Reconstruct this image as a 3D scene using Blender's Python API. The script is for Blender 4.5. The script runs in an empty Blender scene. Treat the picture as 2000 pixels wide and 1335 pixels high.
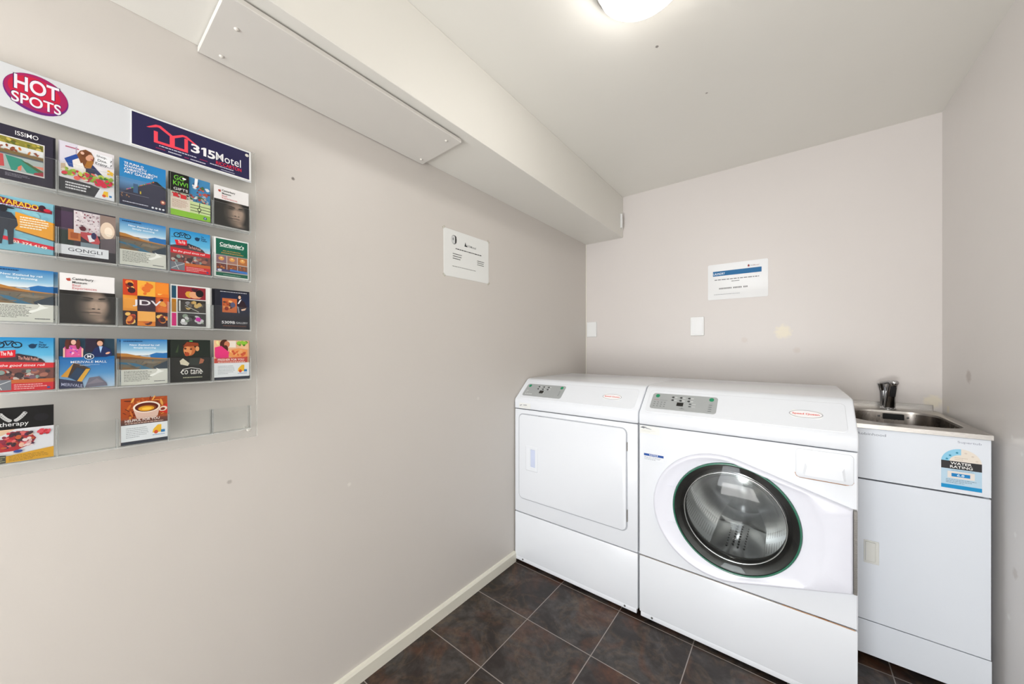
import bpy, bmesh, math, random
from mathutils import Vector, Matrix

# ------------------------------------------------------------------ scene, camera, light
S = bpy.context.scene
COL = S.collection
rnd = random.Random(7)
S.view_settings.view_transform = 'Standard'
S.view_settings.look = 'None'
S.view_settings.gamma = 1.0
S.view_settings.use_curve_mapping = False
S.view_settings.exposure = 0.10

cam_data = bpy.data.cameras.new('camera')
cam = bpy.data.objects.new('camera', cam_data)
COL.objects.link(cam)
cam.location = (1.222, -2.492, 1.2)
cam.rotation_euler = (math.radians(90), 0, math.radians(37.95))
cam_data.sensor_width = 36.0
cam_data.lens = 691.0 / 2000.0 * 36.0
cam_data.shift_y = 12.5 / 2000.0
cam_data.clip_start = 0.02
S.camera = cam

world = bpy.data.worlds.new('world')
S.world = world
world.use_nodes = True
world.node_tree.nodes['Background'].inputs[0].default_value = (0.93, 0.96, 1.0, 1)
world.node_tree.nodes['Background'].inputs[1].default_value = 1.5

def area(name, loc, rot, sx, sy, power, color):
    l = bpy.data.lights.new(name, 'AREA'); l.shape = 'RECTANGLE'; l.size = sx; l.size_y = sy
    l.energy = power; l.color = color
    o = bpy.data.objects.new(name, l); COL.objects.link(o); o.location = loc; o.rotation_euler = rot
    return o
# daylight falling in through the open doorway behind the camera
area('doorway_daylight', (0.52, -5.75, 1.2), (math.radians(108), 0, math.radians(-6)), 1.0, 2.1, 78, (0.94, 0.97, 1.0))
# added fill light low behind the camera, aimed up to lift the ceiling
area('ceiling_fill', (0.95, -4.45, 0.06), (math.radians(148), 0, math.radians(-8)), 1.1, 1.5, 72, (1.0, 0.99, 0.97))
LAMP_EMIT = 18.0
ROOM_W, ROOM_Y, ROOM_H = 1.78, -5.5, 2.283

# ------------------------------------------------------------------ colour and materials
def lin(c):
    return c / 12.92 if c <= 0.04045 else ((c + 0.055) / 1.055) ** 2.4
def hx(h):
    h = h.lstrip('#')
    return tuple(lin(int(h[i:i + 2], 16) / 255.0) for i in (0, 2, 4)) + (1.0,)
class NT:
    def __init__(self, name):
        self.m = bpy.data.materials.new(name); self.m.use_nodes = True
        self.t = self.m.node_tree; self.b = self.t.nodes['Principled BSDF']
        self.out = self.t.nodes['Material Output']
    def n(self, kind, **kw):
        x = self.t.nodes.new(kind)
        for k, v in kw.items():
            if k.startswith('i_'):
                k2 = k[2:]
                x.inputs[int(k2) if k2.isdigit() else k2.replace('_', ' ')].default_value = v
            else:
                setattr(x, k, v)
        return x
    def l(self, a, b): self.t.links.new(a, b)
    def math(self, op, a, b=None, clamp=False):
        x = self.t.nodes.new('ShaderNodeMath'); x.operation = op; x.use_clamp = clamp
        for i, v in enumerate((a, b)):
            if v is None: continue
            if isinstance(v, (int, float)): x.inputs[i].default_value = v
            else: self.l(v, x.inputs[i])
        return x.outputs[0]
    def mix(self, fac, a, b, blend='MIX'):
        x = self.t.nodes.new('ShaderNodeMix'); x.data_type = 'RGBA'; x.blend_type = blend
        for i, v in ((0, fac), (6, a), (7, b)):
            if isinstance(v, (int, float, tuple)): x.inputs[i].default_value = v
            else: self.l(v, x.inputs[i])
        return x.outputs[2]
    def ramp(self, fac, stops):
        x = self.t.nodes.new('ShaderNodeValToRGB'); e = x.color_ramp.elements
        while len(e) < len(stops): e.new(0.5)
        for k, (p, c) in enumerate(stops):
            e[k].position = p; e[k].color = c
        self.l(fac, x.inputs[0]); return x.outputs[0]
    def coords(self):
        return self.t.nodes.new('ShaderNodeTexCoord').outputs['Object']
    def bump(self, h, strength=0.1, dist=0.01):
        x = self.n('ShaderNodeBump'); x.inputs['Strength'].default_value = strength
        x.inputs['Distance'].default_value = dist; self.l(h, x.inputs['Height'])
        self.l(x.outputs[0], self.b.inputs['Normal'])

def mat(name, col, rough=0.4, metal=0.0, noise=0.03, scale=12.0, bump=0.0, coat=0.0, spec=0.5):
    k = NT(name)
    c = hx(col) if isinstance(col, str) else col
    nz = k.n('ShaderNodeTexNoise'); nz.inputs['Scale'].default_value = scale; nz.inputs['Detail'].default_value = 3
    k.l(k.coords(), nz.inputs['Vector'])
    d = tuple(max(0, v * (1 - noise)) for v in c[:3]) + (1,)
    u = tuple(min(1, v * (1 + noise)) for v in c[:3]) + (1,)
    k.l(k.mix(nz.outputs[0], d, u), k.b.inputs['Base Color'])
    k.b.inputs['Roughness'].default_value = rough; k.b.inputs['Metallic'].default_value = metal
    k.b.inputs['Coat Weight'].default_value = coat
    k.b.inputs['Specular IOR Level'].default_value = spec
    if bump: k.bump(nz.outputs[0], bump, 0.002)
    return k.m

def wall_mat(name, col, spots=(), rough=0.42, seed=0.0):
    k = NT(name); co = k.coords()
    mp = k.n('ShaderNodeMapping'); mp.inputs['Location'].default_value = (seed, seed * 2, seed * 3); k.l(co, mp.inputs[0])
    big = k.n('ShaderNodeTexNoise'); big.inputs['Scale'].default_value = 1.6; big.inputs['Detail'].default_value = 4; k.l(mp.outputs[0], big.inputs['Vector'])
    c = hx(col); base = k.mix(big.outputs[0], tuple(v * 0.965 for v in c[:3]) + (1,), tuple(min(1, v * 1.03) for v in c[:3]) + (1,))
    for (x, y, z, r, sc, strength) in spots:          # scuffs, filler patches and specks with a shape of their own
        v = k.n('ShaderNodeVectorMath', operation='DISTANCE'); k.l(co, v.inputs[0]); v.inputs[1].default_value = (x, y, z)
        nn = k.n('ShaderNodeTexNoise'); nn.inputs['Scale'].default_value = 2.2 / r; k.l(co, nn.inputs['Vector'])
        dd = k.math('ADD', v.outputs['Value'], k.math('MULTIPLY', k.math('SUBTRACT', nn.outputs[0], 0.5), r * 0.9))
        f = k.math('MULTIPLY', k.math('SUBTRACT', 1.0, k.math('DIVIDE', dd, r), True), strength * 2.0, True)
        f = k.math('MINIMUM', f, strength)
        base = k.mix(f, base, hx(sc))
    k.l(base, k.b.inputs['Base Color'])
    fine = k.n('ShaderNodeTexNoise'); fine.inputs['Scale'].default_value = 260; fine.inputs['Detail'].default_value = 2; k.l(co, fine.inputs['Vector'])
    med = k.n('ShaderNodeTexNoise'); med.inputs['Scale'].default_value = 9; med.inputs['Detail'].default_value = 3; k.l(mp.outputs[0], med.inputs['Vector'])
    h = k.math('ADD', k.math('MULTIPLY', fine.outputs[0], 0.05), k.math('MULTIPLY', med.outputs[0], 1.0))
    k.bump(h, 0.16, 0.006)
    k.b.inputs['Roughness'].default_value = rough
    return k.m

def floor_mat():
    k = NT('slate_look_tile'); co = k.coords()
    mp = k.n('ShaderNodeMapping'); mp.inputs['Location'].default_value = (-0.006 + 3.04, 0.013 + 6.0 - 0.3 * 0 , 0); k.l(co, mp.inputs[0])
    br = k.n('ShaderNodeTexBrick'); br.offset = 0.0; br.squash = 1.0
    k.l(mp.outputs[0], br.inputs['Vector'])
    br.inputs['Scale'].default_value = 1.0; br.inputs['Brick Width'].default_value = 0.304; br.inputs['Row Height'].default_value = 0.300
    br.inputs['Mortar Size'].default_value = 0.0019; br.inputs['Mortar Smooth'].default_value = 0.2
    br.inputs['Color1'].default_value = (0, 0, 0, 1); br.inputs['Color2'].default_value = (1, 1, 1, 1); br.inputs['Bias'].default_value = 0
    # per-tile shift of the stone pattern
    ad = k.n('ShaderNodeVectorMath', operation='ADD'); k.l(co, ad.inputs[0])
    sc = k.n('ShaderNodeVectorMath', operation='SCALE'); k.l(br.outputs['Color'], sc.inputs[0]); sc.inputs['Scale'].default_value = 5.0
    k.l(sc.outputs[0], ad.inputs[1])
    def noise(s, d, dist=0.0, r=0.55):
        x = k.n('ShaderNodeTexNoise'); x.inputs['Scale'].default_value = s; x.inputs['Detail'].default_value = d
        x.inputs['Distortion'].default_value = dist; x.inputs['Roughness'].default_value = r; k.l(ad.outputs[0], x.inputs['Vector']); return x.outputs[0]
    a = noise(5.5, 7, 0.9, 0.62); b = noise(3.2, 5, 1.5); c = noise(38, 6, 0.2, 0.7)
    stone = k.ramp(a, [(0.28, hx('#1c1715')), (0.44, hx('#312926')), (0.56, hx('#4a4644')), (0.72, hx('#5e4f43'))])
    rust = k.math('MULTIPLY', k.math('SUBTRACT', b, 0.50, True), 5.0, True)
    stone = k.mix(k.math('MULTIPLY', rust, 0.72), stone, hx('#6d4026'))
    vein = k.math('SUBTRACT', 1.0, k.math('MULTIPLY', k.math('ABSOLUTE', k.math('SUBTRACT', noise(4.2, 6, 1.9), 0.52)), 22.0, True), True)
    stone = k.mix(k.math('MULTIPLY', vein, 0.17), stone, hx('#8a6f50'))
    stone = k.mix(k.math('MULTIPLY', k.math('SUBTRACT', c, 0.42, True), 2.4, True), stone, hx('#241d1b'))
    k.l(k.mix(br.outputs['Fac'], stone, hx('#9a928c')), k.b.inputs['Base Color'])
    k.l(k.math('ADD', k.math('MULTIPLY', c, 0.25), 0.26), k.b.inputs['Roughness'])
    k.b.inputs['Specular IOR Level'].default_value = 0.4
    k.bump(k.math('SUBTRACT', k.math('MULTIPLY', a, 0.6), br.outputs['Fac']), 0.35, 0.0022)
    return k.m

def clear_mat(name, tint='#f4f6f5', gloss=0.12, opac=0.06, oc='#dfe3e2', refl=0.9):
    k = NT(name); k.t.nodes.remove(k.b)
    tr = k.n('ShaderNodeBsdfTransparent'); tr.inputs[0].default_value = hx(tint)
    gl = k.n('ShaderNodeBsdfGlossy'); gl.inputs['Roughness'].default_value = 0.03
    df = k.n('ShaderNodeBsdfDiffuse'); df.inputs[0].default_value = hx(oc)
    lw = k.n('ShaderNodeFresnel'); lw.inputs[0].default_value = 1.49
    bf = k.n('ShaderNodeNewGeometry')
    f = k.math('MULTIPLY', k.math('ADD', k.math('MULTIPLY', lw.outputs[0], refl), gloss * 0.1, True), k.math('SUBTRACT', 1.0, bf.outputs['Backfacing']))
    m1 = k.n('ShaderNodeMixShader'); m1.inputs[0].default_value = opac
    k.l(tr.outputs[0], m1.inputs[1]); k.l(df.outputs[0], m1.inputs[2])
    m2 = k.n('ShaderNodeMixShader'); k.l(f, m2.inputs[0]); k.l(m1.outputs[0], m2.inputs[1]); k.l(gl.outputs[0], m2.inputs[2])
    k.l(m2.outputs[0], k.out.inputs[0])
    return k.m

def print_mat():
    k = NT('printed_ink'); a = k.n('ShaderNodeAttribute'); a.attribute_name = 'Col'
    k.l(a.outputs['Color'], k.b.inputs['Base Color']); k.b.inputs['Roughness'].default_value = 0.45; k.b.inputs['Specular IOR Level'].default_value = 0.3
    return k.m

def steel_mat(name, col='#b9b4ae', rough=0.28, axis=(4, 180, 180)):
    k = NT(name); mp = k.n('ShaderNodeMapping'); mp.inputs['Scale'].default_value = axis; k.l(k.coords(), mp.inputs[0])
    n = k.n('ShaderNodeTexNoise'); n.inputs['Scale'].default_value = 3; n.inputs['Detail'].default_value = 3; k.l(mp.outputs[0], n.inputs['Vector'])
    c = hx(col); k.l(k.mix(n.outputs[0], tuple(v * 0.9 for v in c[:3]) + (1,), c), k.b.inputs['Base Color'])
    k.b.inputs['Metallic'].default_value = 1.0
    k.l(k.math('ADD', k.math('MULTIPLY', n.outputs[0], 0.16), rough - 0.08), k.b.inputs['Roughness'])
    return k.m

def drum_mat():
    k = NT('perforated_drum_steel'); co = k.coords()
    sp = k.n('ShaderNodeSeparateXYZ'); k.l(co, sp.inputs[0])
    ang = k.math('ARCTAN2', sp.outputs['X'], sp.outputs['Z'])
    u = k.math('MULTIPLY', ang, 24.0); v = k.math('MULTIPLY', sp.outputs['Y'], 95.0)
    fu = k.math('SUBTRACT', k.math('FRACT', u), 0.5); fv = k.math('SUBTRACT', k.math('FRACT', v), 0.5)
    d = k.math('SQRT', k.math('ADD', k.math('MULTIPLY', fu, fu), k.math('MULTIPLY', fv, fv)))
    hole = k.math('LESS_THAN', d, 0.22)
    band = k.math('GREATER_THAN', k.math('FRACT', k.math('MULTIPLY', sp.outputs['Y'], 7.0)), 0.35)
    hole = k.math('MULTIPLY', hole, band)
    k.l(k.mix(hole, hx('#eeeeef'), hx('#1b1b1d')), k.b.inputs['Base Color'])
    k.b.inputs['Metallic'].default_value = 0.75; k.b.inputs['Roughness'].default_value = 0.3
    k.bump(k.math('SUBTRACT', 1.0, hole), 0.4, 0.002)
    return k.m

M = {}
M['wall_left'] = wall_mat('painted_wall_left', '#d6d1cb', [(0, -2.04, 1.731, .006, '#6a635c', .9), (0, -1.86, .72, .008, '#f0ece6', .5), (0, -1.2, .95, .01, '#f0ece6', .4), (0, -2.2, .83, .007, '#8f8880', .5)], seed=1.3)
M['wall_back'] = wall_mat('painted_wall_back', '#d6d0cc', [(1.20, 0, 1.292, .045, '#ece2c6', .6), (1.752, 0, .955, .035, '#ece2c8', .6), (1.26, 0, 1.19, .02, '#c9b9ad', .35), (1.02, 0, 1.25, .02, '#c9b9ad', .3)], seed=4.1)
M['wall_right'] = wall_mat('painted_wall_right', '#e5e1de', [(1.78, -.30, 1.09, .03, '#ab9c92', .5), (1.78, -.62, .34, .012, '#f1efec', .9), (1.78, -.66, .62, .010, '#f1efec', .9), (1.78, -.70, .88, .009, '#f1efec', .9), (1.78, -.64, .92, .009, '#f1efec', .8), (1.78, -.075, .93, .02, '#efe7d2', .8), (1.78, -.58, .98, .007, '#e9e4df', .7), (1.78, -.66, .5, .02, '#bdb3ab', .5)], seed=7.7)
M['ceiling'] = wall_mat('painted_ceiling', '#edebe4', [(.851, -1.17, 2.283, .007, '#7b736b', .9), (.95, -.8, 2.283, .006, '#8b837b', .8)], rough=0.36, seed=2.2)
M['soffit'] = wall_mat('painted_soffit', '#e8e6df', rough=0.42, seed=9.2)
M['panel'] = mat('painted_board', '#dddad4', 0.45, noise=0.02, bump=0.05)
M['skirting'] = mat('cream_gloss_paint', '#e6e3d6', 0.32, noise=0.03, bump=0.04)
M['floor'] = floor_mat()
M['enamel'] = mat('white_enamel', '#e4e8ee', 0.22, noise=0.012, scale=5, coat=0.3)
M['enamel_door'] = mat('white_plastic_bezel', '#e2e4ee', 0.30, noise=0.01, scale=5)
M['cab_white'] = mat('white_cabinet_laminate', '#e0e5ec', 0.28, noise=0.015, scale=5)
M['groove'] = mat('shadow_gap_seal', '#a9adb5', 0.5)
M['dark'] = mat('black_rubber', '#161617', 0.35)
M['gasket'] = mat('dark_grey_rubber', '#0d0d0f', 0.35)
M['hinge'] = mat('grey_hinge_metal', '#86837f', 0.4, 0.7, noise=0.2, scale=200)
M['grey_panel'] = mat('silver_grey_fascia', '#a9adae', 0.38, 0.15, noise=0.02)
M['green'] = mat('green_button', '#1d8a5f', 0.4)
M['green_glass'] = mat('green_tinted_glass_edge', '#2c6f58', 0.12, coat=0.5)
M['display'] = mat('black_display_glass', '#1a1a18', 0.15)
M['slot_blue'] = mat('pale_blue_recess_plastic', '#c6cfe6', 0.4)
M['chrome'] = mat('chrome', '#c9cacc', 0.10, 1.0, noise=0.02)
M['chrome_dark'] = mat('tarnished_chrome', '#55575a', 0.22, 1.0, noise=0.1)
M['steel'] = steel_mat('brushed_stainless', '#bcb8b3', 0.28, (6, 700, 700))
M['bowl'] = steel_mat('pressed_stainless_bowl', '#a8a19a', 0.26, (14, 14, 3))
M['drum'] = drum_mat()
M['drum_plain'] = mat('drum_steel', '#e6e6e8', 0.22, 0.8, noise=0.05, scale=30)
M['screw'] = mat('dull_screw_metal', '#6f6f6f', 0.35, 0.8)
M['screw_white'] = mat('painted_screw_head', '#dedad2', 0.35)
M['plastic'] = mat('white_switch_plastic', '#e8e9e8', 0.28, noise=0.01)
M['plastic_gloss'] = mat('glossy_white_plastic', '#e6e7e8', 0.06, noise=0.01)
M['handle_plastic'] = mat('ivory_handle_plastic', '#dcdcd6', 0.35)
M['paper'] = mat('white_paper', '#eceeec', 0.55, noise=0.01)
M['header'] = mat('white_header_board', '#d6d9dd', 0.4, noise=0.01)
M['brochure_paper'] = mat('brochure_paper_edges', '#dcdad6', 0.6, noise=0.06, scale=90)
M['acrylic'] = clear_mat('clear_acrylic', '#fdfefe', 0.0, 0.0)
M['acrylic_edge'] = clear_mat('clear_acrylic_edge', '#f6f8f7', 0.1, 0.30, '#eef0ef')
M['tape'] = clear_mat('clear_tape', '#fbfbf8', 0.0, 0.10, '#f0efe8')
M['glass'] = clear_mat('door_glass', '#f4f6f5', 0.0, 0.0, refl=0.6)
M['ink'] = print_mat()
def lamp_mat():
    k = NT('lit_opal_diffuser'); k.b.inputs['Base Color'].default_value = (0.9, 0.9, 0.88, 1)
    k.b.inputs['Emission Color'].default_value = (1.0, 0.965, 0.92, 1); k.b.inputs['Emission Strength'].default_value = LAMP_EMIT
    return k.m
M['lamp'] = lamp_mat()

# ------------------------------------------------------------------ object helpers
def link(name, me, parent=None, smooth=False):
    o = bpy.data.objects.new(name, me); COL.objects.link(o)
    if parent is not None: o.parent = parent
    if smooth:
        for p in me.polygons: p.use_smooth = True
    return o
def tag(o, label, cat=None, group=None):
    o['label'] = label
    if cat: o['category'] = cat
    if group: o['group'] = group
    return o
def thing(name, loc, label, cat, group=None, rot=(0, 0, 0)):
    o = bpy.data.objects.new(name, None); o.empty_display_size = 0.05; COL.objects.link(o)
    o.location = loc; o.rotation_euler = rot
    return tag(o, label, cat, group)
def struct(o): o['kind'] = 'structure'; return o
class MB:
    """collects geometry, builds one mesh object"""
    def __init__(self, off=(0, 0, 0)): self.bm = bmesh.new(); self.off = Vector(off)
    def box(self, x0, x1, y0, y1, z0, z1, bevel=0.0, seg=2, mi=0, mi_edges=None):
        b = bmesh.new(); bmesh.ops.create_cube(b, size=1.0)
        for v in b.verts:
            v.co = Vector(((x0 + x1) / 2 + v.co.x * (x1 - x0), (y0 + y1) / 2 + v.co.y * (y1 - y0), (z0 + z1) / 2 + v.co.z * (z1 - z0)))
        if bevel > 0: bmesh.ops.bevel(b, geom=list(b.edges), offset=bevel, segments=seg, profile=0.5, affect='EDGES')
        dims = [x1 - x0, y1 - y0, z1 - z0]; ax = dims.index(min(dims))
        for f in b.faces:
            f.material_index = mi
            if mi_edges is not None:
                f.normal_update()
                if abs(f.normal[ax]) < 0.9: f.material_index = mi_edges
        self.add(b); return self
    def add(self, b):
        me = bpy.data.meshes.new('tmp'); b.to_mesh(me); b.free(); self.bm.from_mesh(me); bpy.data.meshes.remove(me)
    def prism(self, pts, axis, a, b_, bevel=0.0, mi=0, seg=2):
        """pts: 2d outline in the two other axes (in xyz order), extruded along axis from a to b_"""
        b = bmesh.new()
        def co(p, t):
            if axis == 0: return (t, p[0], p[1])
            if axis == 1: return (p[0], t, p[1])
            return (p[0], p[1], t)
        v0 = [b.verts.new(co(p, a)) for p in pts]; v1 = [b.verts.new(co(p, b_)) for p in pts]; n = len(pts)
        b.faces.new(v0); b.faces.new(v1[::-1])
        for i in range(n): b.faces.new((v0[i], v1[i], v1[(i + 1) % n], v0[(i + 1) % n]))
        bmesh.ops.recalc_face_normals(b, faces=b.faces)
        if bevel > 0:
            ed = [e for e in b.edges if e.is_manifold and e.calc_face_angle(0) > 0.7]
            bmesh.ops.bevel(b, geom=ed, offset=bevel, segments=seg, profile=0.5, affect='EDGES')
        for f in b.faces: f.material_index = mi
        self.add(b); return self
    def loft(self, rings, close=False, cap0=False, cap1=False, mi=0):
        """rings: list of equal-length closed vertex loops"""
        b = bmesh.new(); R = [[b.verts.new(p) for p in r] for r in rings]; n = len(rings[0])
        for k in range(len(R) - 1 + (1 if close else 0)):
            r0, r1 = R[k], R[(k + 1) % len(R)]
            for i in range(n): b.faces.new((r0[i], r0[(i + 1) % n], r1[(i + 1) % n], r1[i]))
        if cap0: b.faces.new(R[0])
        if cap1: b.faces.new(R[-1][::-1])
        bmesh.ops.recalc_face_normals(b, faces=b.faces)
        for f in b.faces: f.material_index = mi
        self.add(b); return self
    def lathe(self, prof, c, axis='Y', n=64, cap0=False, cap1=False, mi=0, close=False):
        rings = []
        for (r, t) in prof:
            ring = []
            for i in range(n):
                a = 2 * math.pi * i / n; ca, sa = math.cos(a) * r, math.sin(a) * r
                if axis == 'Y': ring.append((c[0] + ca, c[1] + t, c[2] + sa))
                elif axis == 'Z': ring.append((c[0] + ca, c[1] + sa, c[2] + t))
                else: ring.append((c[0] + t, c[1] + ca, c[2] + sa))
            rings.append(ring)
        return self.loft(rings, close, cap0, cap1, mi)
    def cyl(self, p0, p1, r0, r1=None, n=24, mi=0):
        p0, p1 = Vector(p0), Vector(p1); r1 = r0 if r1 is None else r1
        d = (p1 - p0).normalized(); u = d.orthogonal().normalized(); w = d.cross(u)
        rings = [[tuple(p + (u * math.cos(2 * math.pi * i / n) + w * math.sin(2 * math.pi * i / n)) * r) for i in range(n)] for p, r in ((p0, r0), (p1, r1))]
        return self.loft(rings, cap0=True, cap1=True, mi=mi)
    def build(self, name, mats, parent=None, smooth=False, auto=None):
        if not isinstance(mats, (list, tuple)): mats = [mats]
        bmesh.ops.recalc_face_normals(self.bm, faces=self.bm.faces) if False else None
        if self.off.length > 0: bmesh.ops.translate(self.bm, verts=self.bm.verts, vec=-self.off)
        me = bpy.data.meshes.new(name); self.bm.to_mesh(me); self.bm.free()
        for m in mats: me.materials.append(m)
        o = link(name, me, parent)
        if smooth or auto:
            for p in me.polygons: p.use_smooth = True
            if auto: me.set_sharp_from_angle(angle=math.radians(auto))
        return o
def rrect(x0, x1, z0, z1, r, n=6):
    pts = []
    for cx, cz, a0 in ((x1 - r, z1 - r, 0), (x0 + r, z1 - r, 90), (x0 + r, z0 + r, 180), (x1 - r, z0 + r, 270)):
        for i in range(n + 1):
            a = math.radians(a0 + 90 * i / n); pts.append((cx + r * math.cos(a), cz + r * math.sin(a)))
    return pts

# ------------------------------------------------------------------ printed art (flat coloured shapes, layered)
_tc = {}
def text_mesh(s, bold, ital):
    key = (s, bold, ital)
    if key not in _tc:
        cu = bpy.data.curves.new('t', 'FONT'); cu.body = s; cu.size = 1; cu.resolution_u = 5 if bold >= 1.5 else 3; cu.offset = 0.0095 * bold; cu.shear = 0.25 * ital
        o = bpy.data.objects.new('t', cu)
        me = bpy.data.meshes.new_from_object(o)
        vs = [(v.co.x, v.co.y) for v in me.vertices]; fs = [tuple(p.vertices) for p in me.polygons]
        bpy.data.objects.remove(o); bpy.data.curves.remove(cu); bpy.data.meshes.remove(me)
        xs = [v[0] for v in vs]; ys = [v[1] for v in vs]
        x0, x1, y0, y1 = min(xs), max(xs), min(ys), max(ys)
        vs = [((x - x0) / (x1 - x0), (y - y0) / (y1 - y0)) for x, y in vs]
        _tc[key] = (vs, fs)
    return _tc[key]
class Art:
    STEP = 0.00003
    def __init__(self, w, h): self.w, self.h = w, h; self.v = []; self.f = []; self.c = []; self.k = 0
    def _face(self, pts, cols):
        b = len(self.v)
        self.v += [(p[0] * self.w, p[1] * self.h, self.k * self.STEP) for p in pts]
        self.f.append(tuple(range(b, b + len(pts))))
        self.c.append([cols] * len(pts) if isinstance(cols, tuple) else cols)
    def poly(self, pts, c): self._face(pts, hx(c)); self.k += 1; return self
    def rect(self, x0, y0, x1, y1, c): return self.poly([(x0, y0), (x1, y0), (x1, y1), (x0, y1)], c)
    def ell(self, cx, cy, rx, ry, c, rot=0, n=20, keep=False):
        a0 = math.radians(rot); P = []
        for i in range(n):
            a = 2 * math.pi * i / n; x, y = rx * math.cos(a) * self.w, ry * math.sin(a) * self.h
            P.append((cx + (x * math.cos(a0) - y * math.sin(a0)) / self.w, cy + (x * math.sin(a0) + y * math.cos(a0)) / self.h))
        self._face(P, hx(c))
        if not keep: self.k += 1
        return self
    def line(self, pts, wd, c):
        for (a, b) in zip(pts[:-1], pts[1:]):
            ax, ay, bx, by = a[0] * self.w, a[1] * self.h, b[0] * self.w, b[1] * self.h
            L = math.hypot(bx - ax, by - ay) or 1; nx, ny = -(by - ay) / L * wd * self.w / 2, (bx - ax) / L * wd * self.w / 2
            self._face([((ax + nx) / self.w, (ay + ny) / self.h), ((ax - nx) / self.w, (ay - ny) / self.h), ((bx - nx) / self.w, (by - ny) / self.h), ((bx + nx) / self.w, (by + ny) / self.h)], hx(c))
        self.k += 1; return self
    def grad(self, x0, y0, x1, y1, stops, n=1, fn=None, nx=1):
        """vertical stops [(t,col)] bottom to top, or fn(u,v)->hex over an nx*n grid"""
        if fn is None:
            for (ta, ca), (tb, cb) in zip(stops[:-1], stops[1:]):
                ya, yb = y0 + (y1 - y0) * ta, y0 + (y1 - y0) * tb
                self._face([(x0, ya), (x1, ya), (x1, yb), (x0, yb)], [hx(ca), hx(ca), hx(cb), hx(cb)])
        else:
            C = [[fn(i / nx, j / n) for i in range(nx + 1)] for j in range(n + 1)]
            for j in range(n):
                for i in range(nx):
                    P = [(i, j), (i + 1, j), (i + 1, j + 1), (i, j + 1)]
                    self._face([(x0 + (x1 - x0) * a / nx, y0 + (y1 - y0) * b / n) for a, b in P], [C[b][a] for a, b in P])
        self.k += 1; return self
    def text(self, s, x0, y0, x1, y1, c, bold=0, ital=0, rise=0.0):
        vs, fs = text_mesh(s, bold, ital); b = len(self.v); cc = hx(c)
        self.v += [((x0 + (x1 - x0) * x) * self.w, (y0 + (y1 - y0) * y + rise * x) * self.h, self.k * self.STEP) for x, y in vs]
        for f in fs: self.f.append(tuple(b + i for i in f)); self.c.append([cc] * len(f))
        self.k += 1; return self
    def para(self, x0, y0, x1, y1, n, c, seed=1, fill=0.5, last=0.6, rise=0.0):
        """rows of unreadable small print: short dashes"""
        r = random.Random(seed); hgt = (y1 - y0) / n
        for i in range(n):
            y = y1 - (i + 1) * hgt + hgt * 0.25; x = x0; xe = x0 + (x1 - x0) * (r.uniform(0.82, 1) if i < n - 1 else last)
            while x < xe - 0.005:
                wl = min(r.uniform(0.02, 0.09) * (x1 - x0) * 1.2, xe - x)
                q0, q1 = rise * (x - x0), rise * (x + wl - x0)
                self._face([(x, y + q0), (x + wl, y + q1), (x + wl, y + hgt * fill + q1), (x, y + hgt * fill + q0)], hx(c)); x += wl + 0.012 * (x1 - x0) * 1.3
        self.k += 1; return self
    def blobs(self, x0, y0, x1, y1, n, cols, s0, s1, seed=1, asp=1.0):
        r = random.Random(seed)
        for i in range(n):
            s = r.uniform(s0, s1); cx, cy = r.uniform(x0 + s, x1 - s), r.uniform(y0 + s * .7 * asp, y1 - s * .7 * asp)
            self.ell(cx, cy, s, s * self.w / self.h * asp * r.uniform(.5, 1), r.choice(cols), r.uniform(0, 180), 8)
            if i % 4: self.k -= 0
        return self
    def build(self, name, parent, o, u, v, thick=None):
        """o origin (bottom left), u and v unit vectors"""
        o, u, v = Vector(o), Vector(u), Vector(v); n = u.cross(v)
        me = bpy.data.meshes.new(name)
        me.from_pydata([tuple(o + u * a + v * b + n * c) for a, b, c in self.v], [], self.f)
        ca = me.color_attributes.new('Col', 'FLOAT_COLOR', 'CORNER'); i = 0
        flat = []
        for cl in self.c:
            for c in cl: flat += list(c)
        ca.data.foreach_set('color', flat)
        me.materials.append(M['ink'])
        return link(name, me, parent)

# ------------------------------------------------------------------ room shell
def plane_box(name, b, m, label):
    o = MB().box(*b).build(name, m); struct(o); o['label'] = label; return o
T = 0.12
plane_box('floor', (-T, ROOM_W + T, ROOM_Y - 0.6, T, -0.1, 0), M['floor'], 'dark slate-look tiled floor with pale grout')
plane_box('ceiling', (-T, ROOM_W + T, ROOM_Y - T, T, ROOM_H, ROOM_H + .1), M['ceiling'], 'warm off-white painted ceiling')
plane_box('wall_left', (-T, 0, ROOM_Y - T, T, 0, ROOM_H), M['wall_left'], 'off-white painted wall carrying the brochure rack')
plane_box('wall_back', (0, ROOM_W, 0, T, 0, ROOM_H), M['wall_back'], 'off-white painted wall behind the machines')
plane_box('wall_right', (ROOM_W, ROOM_W + T, ROOM_Y - T, T, 0, ROOM_H), M['wall_right'], 'scuffed off-white wall beside the laundry tub')
w = MB(); w.box(0, .06, ROOM_Y - T, ROOM_Y, 0, ROOM_H); w.box(1.05, ROOM_W, ROOM_Y - T, ROOM_Y, 0, ROOM_H); w.box(.06, 1.05, ROOM_Y - T, ROOM_Y, 2.1, ROOM_H)
o = struct(w.build('wall_front', M['wall_right'])); o['label'] = 'wall with the open doorway behind the viewer'
o = struct(MB().box(0, .289, ROOM_Y, 0, 1.994, ROOM_H, bevel=0.0015, seg=1).build('trim_1', M['soffit'])); o['label'] = 'boxed soffit running along the top of the left wall'
b = MB(); b.prism([(0, 0), (.014, 0), (.014, .046), (.009, .055), (0, .057)], 1, ROOM_Y, -.905)
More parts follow.
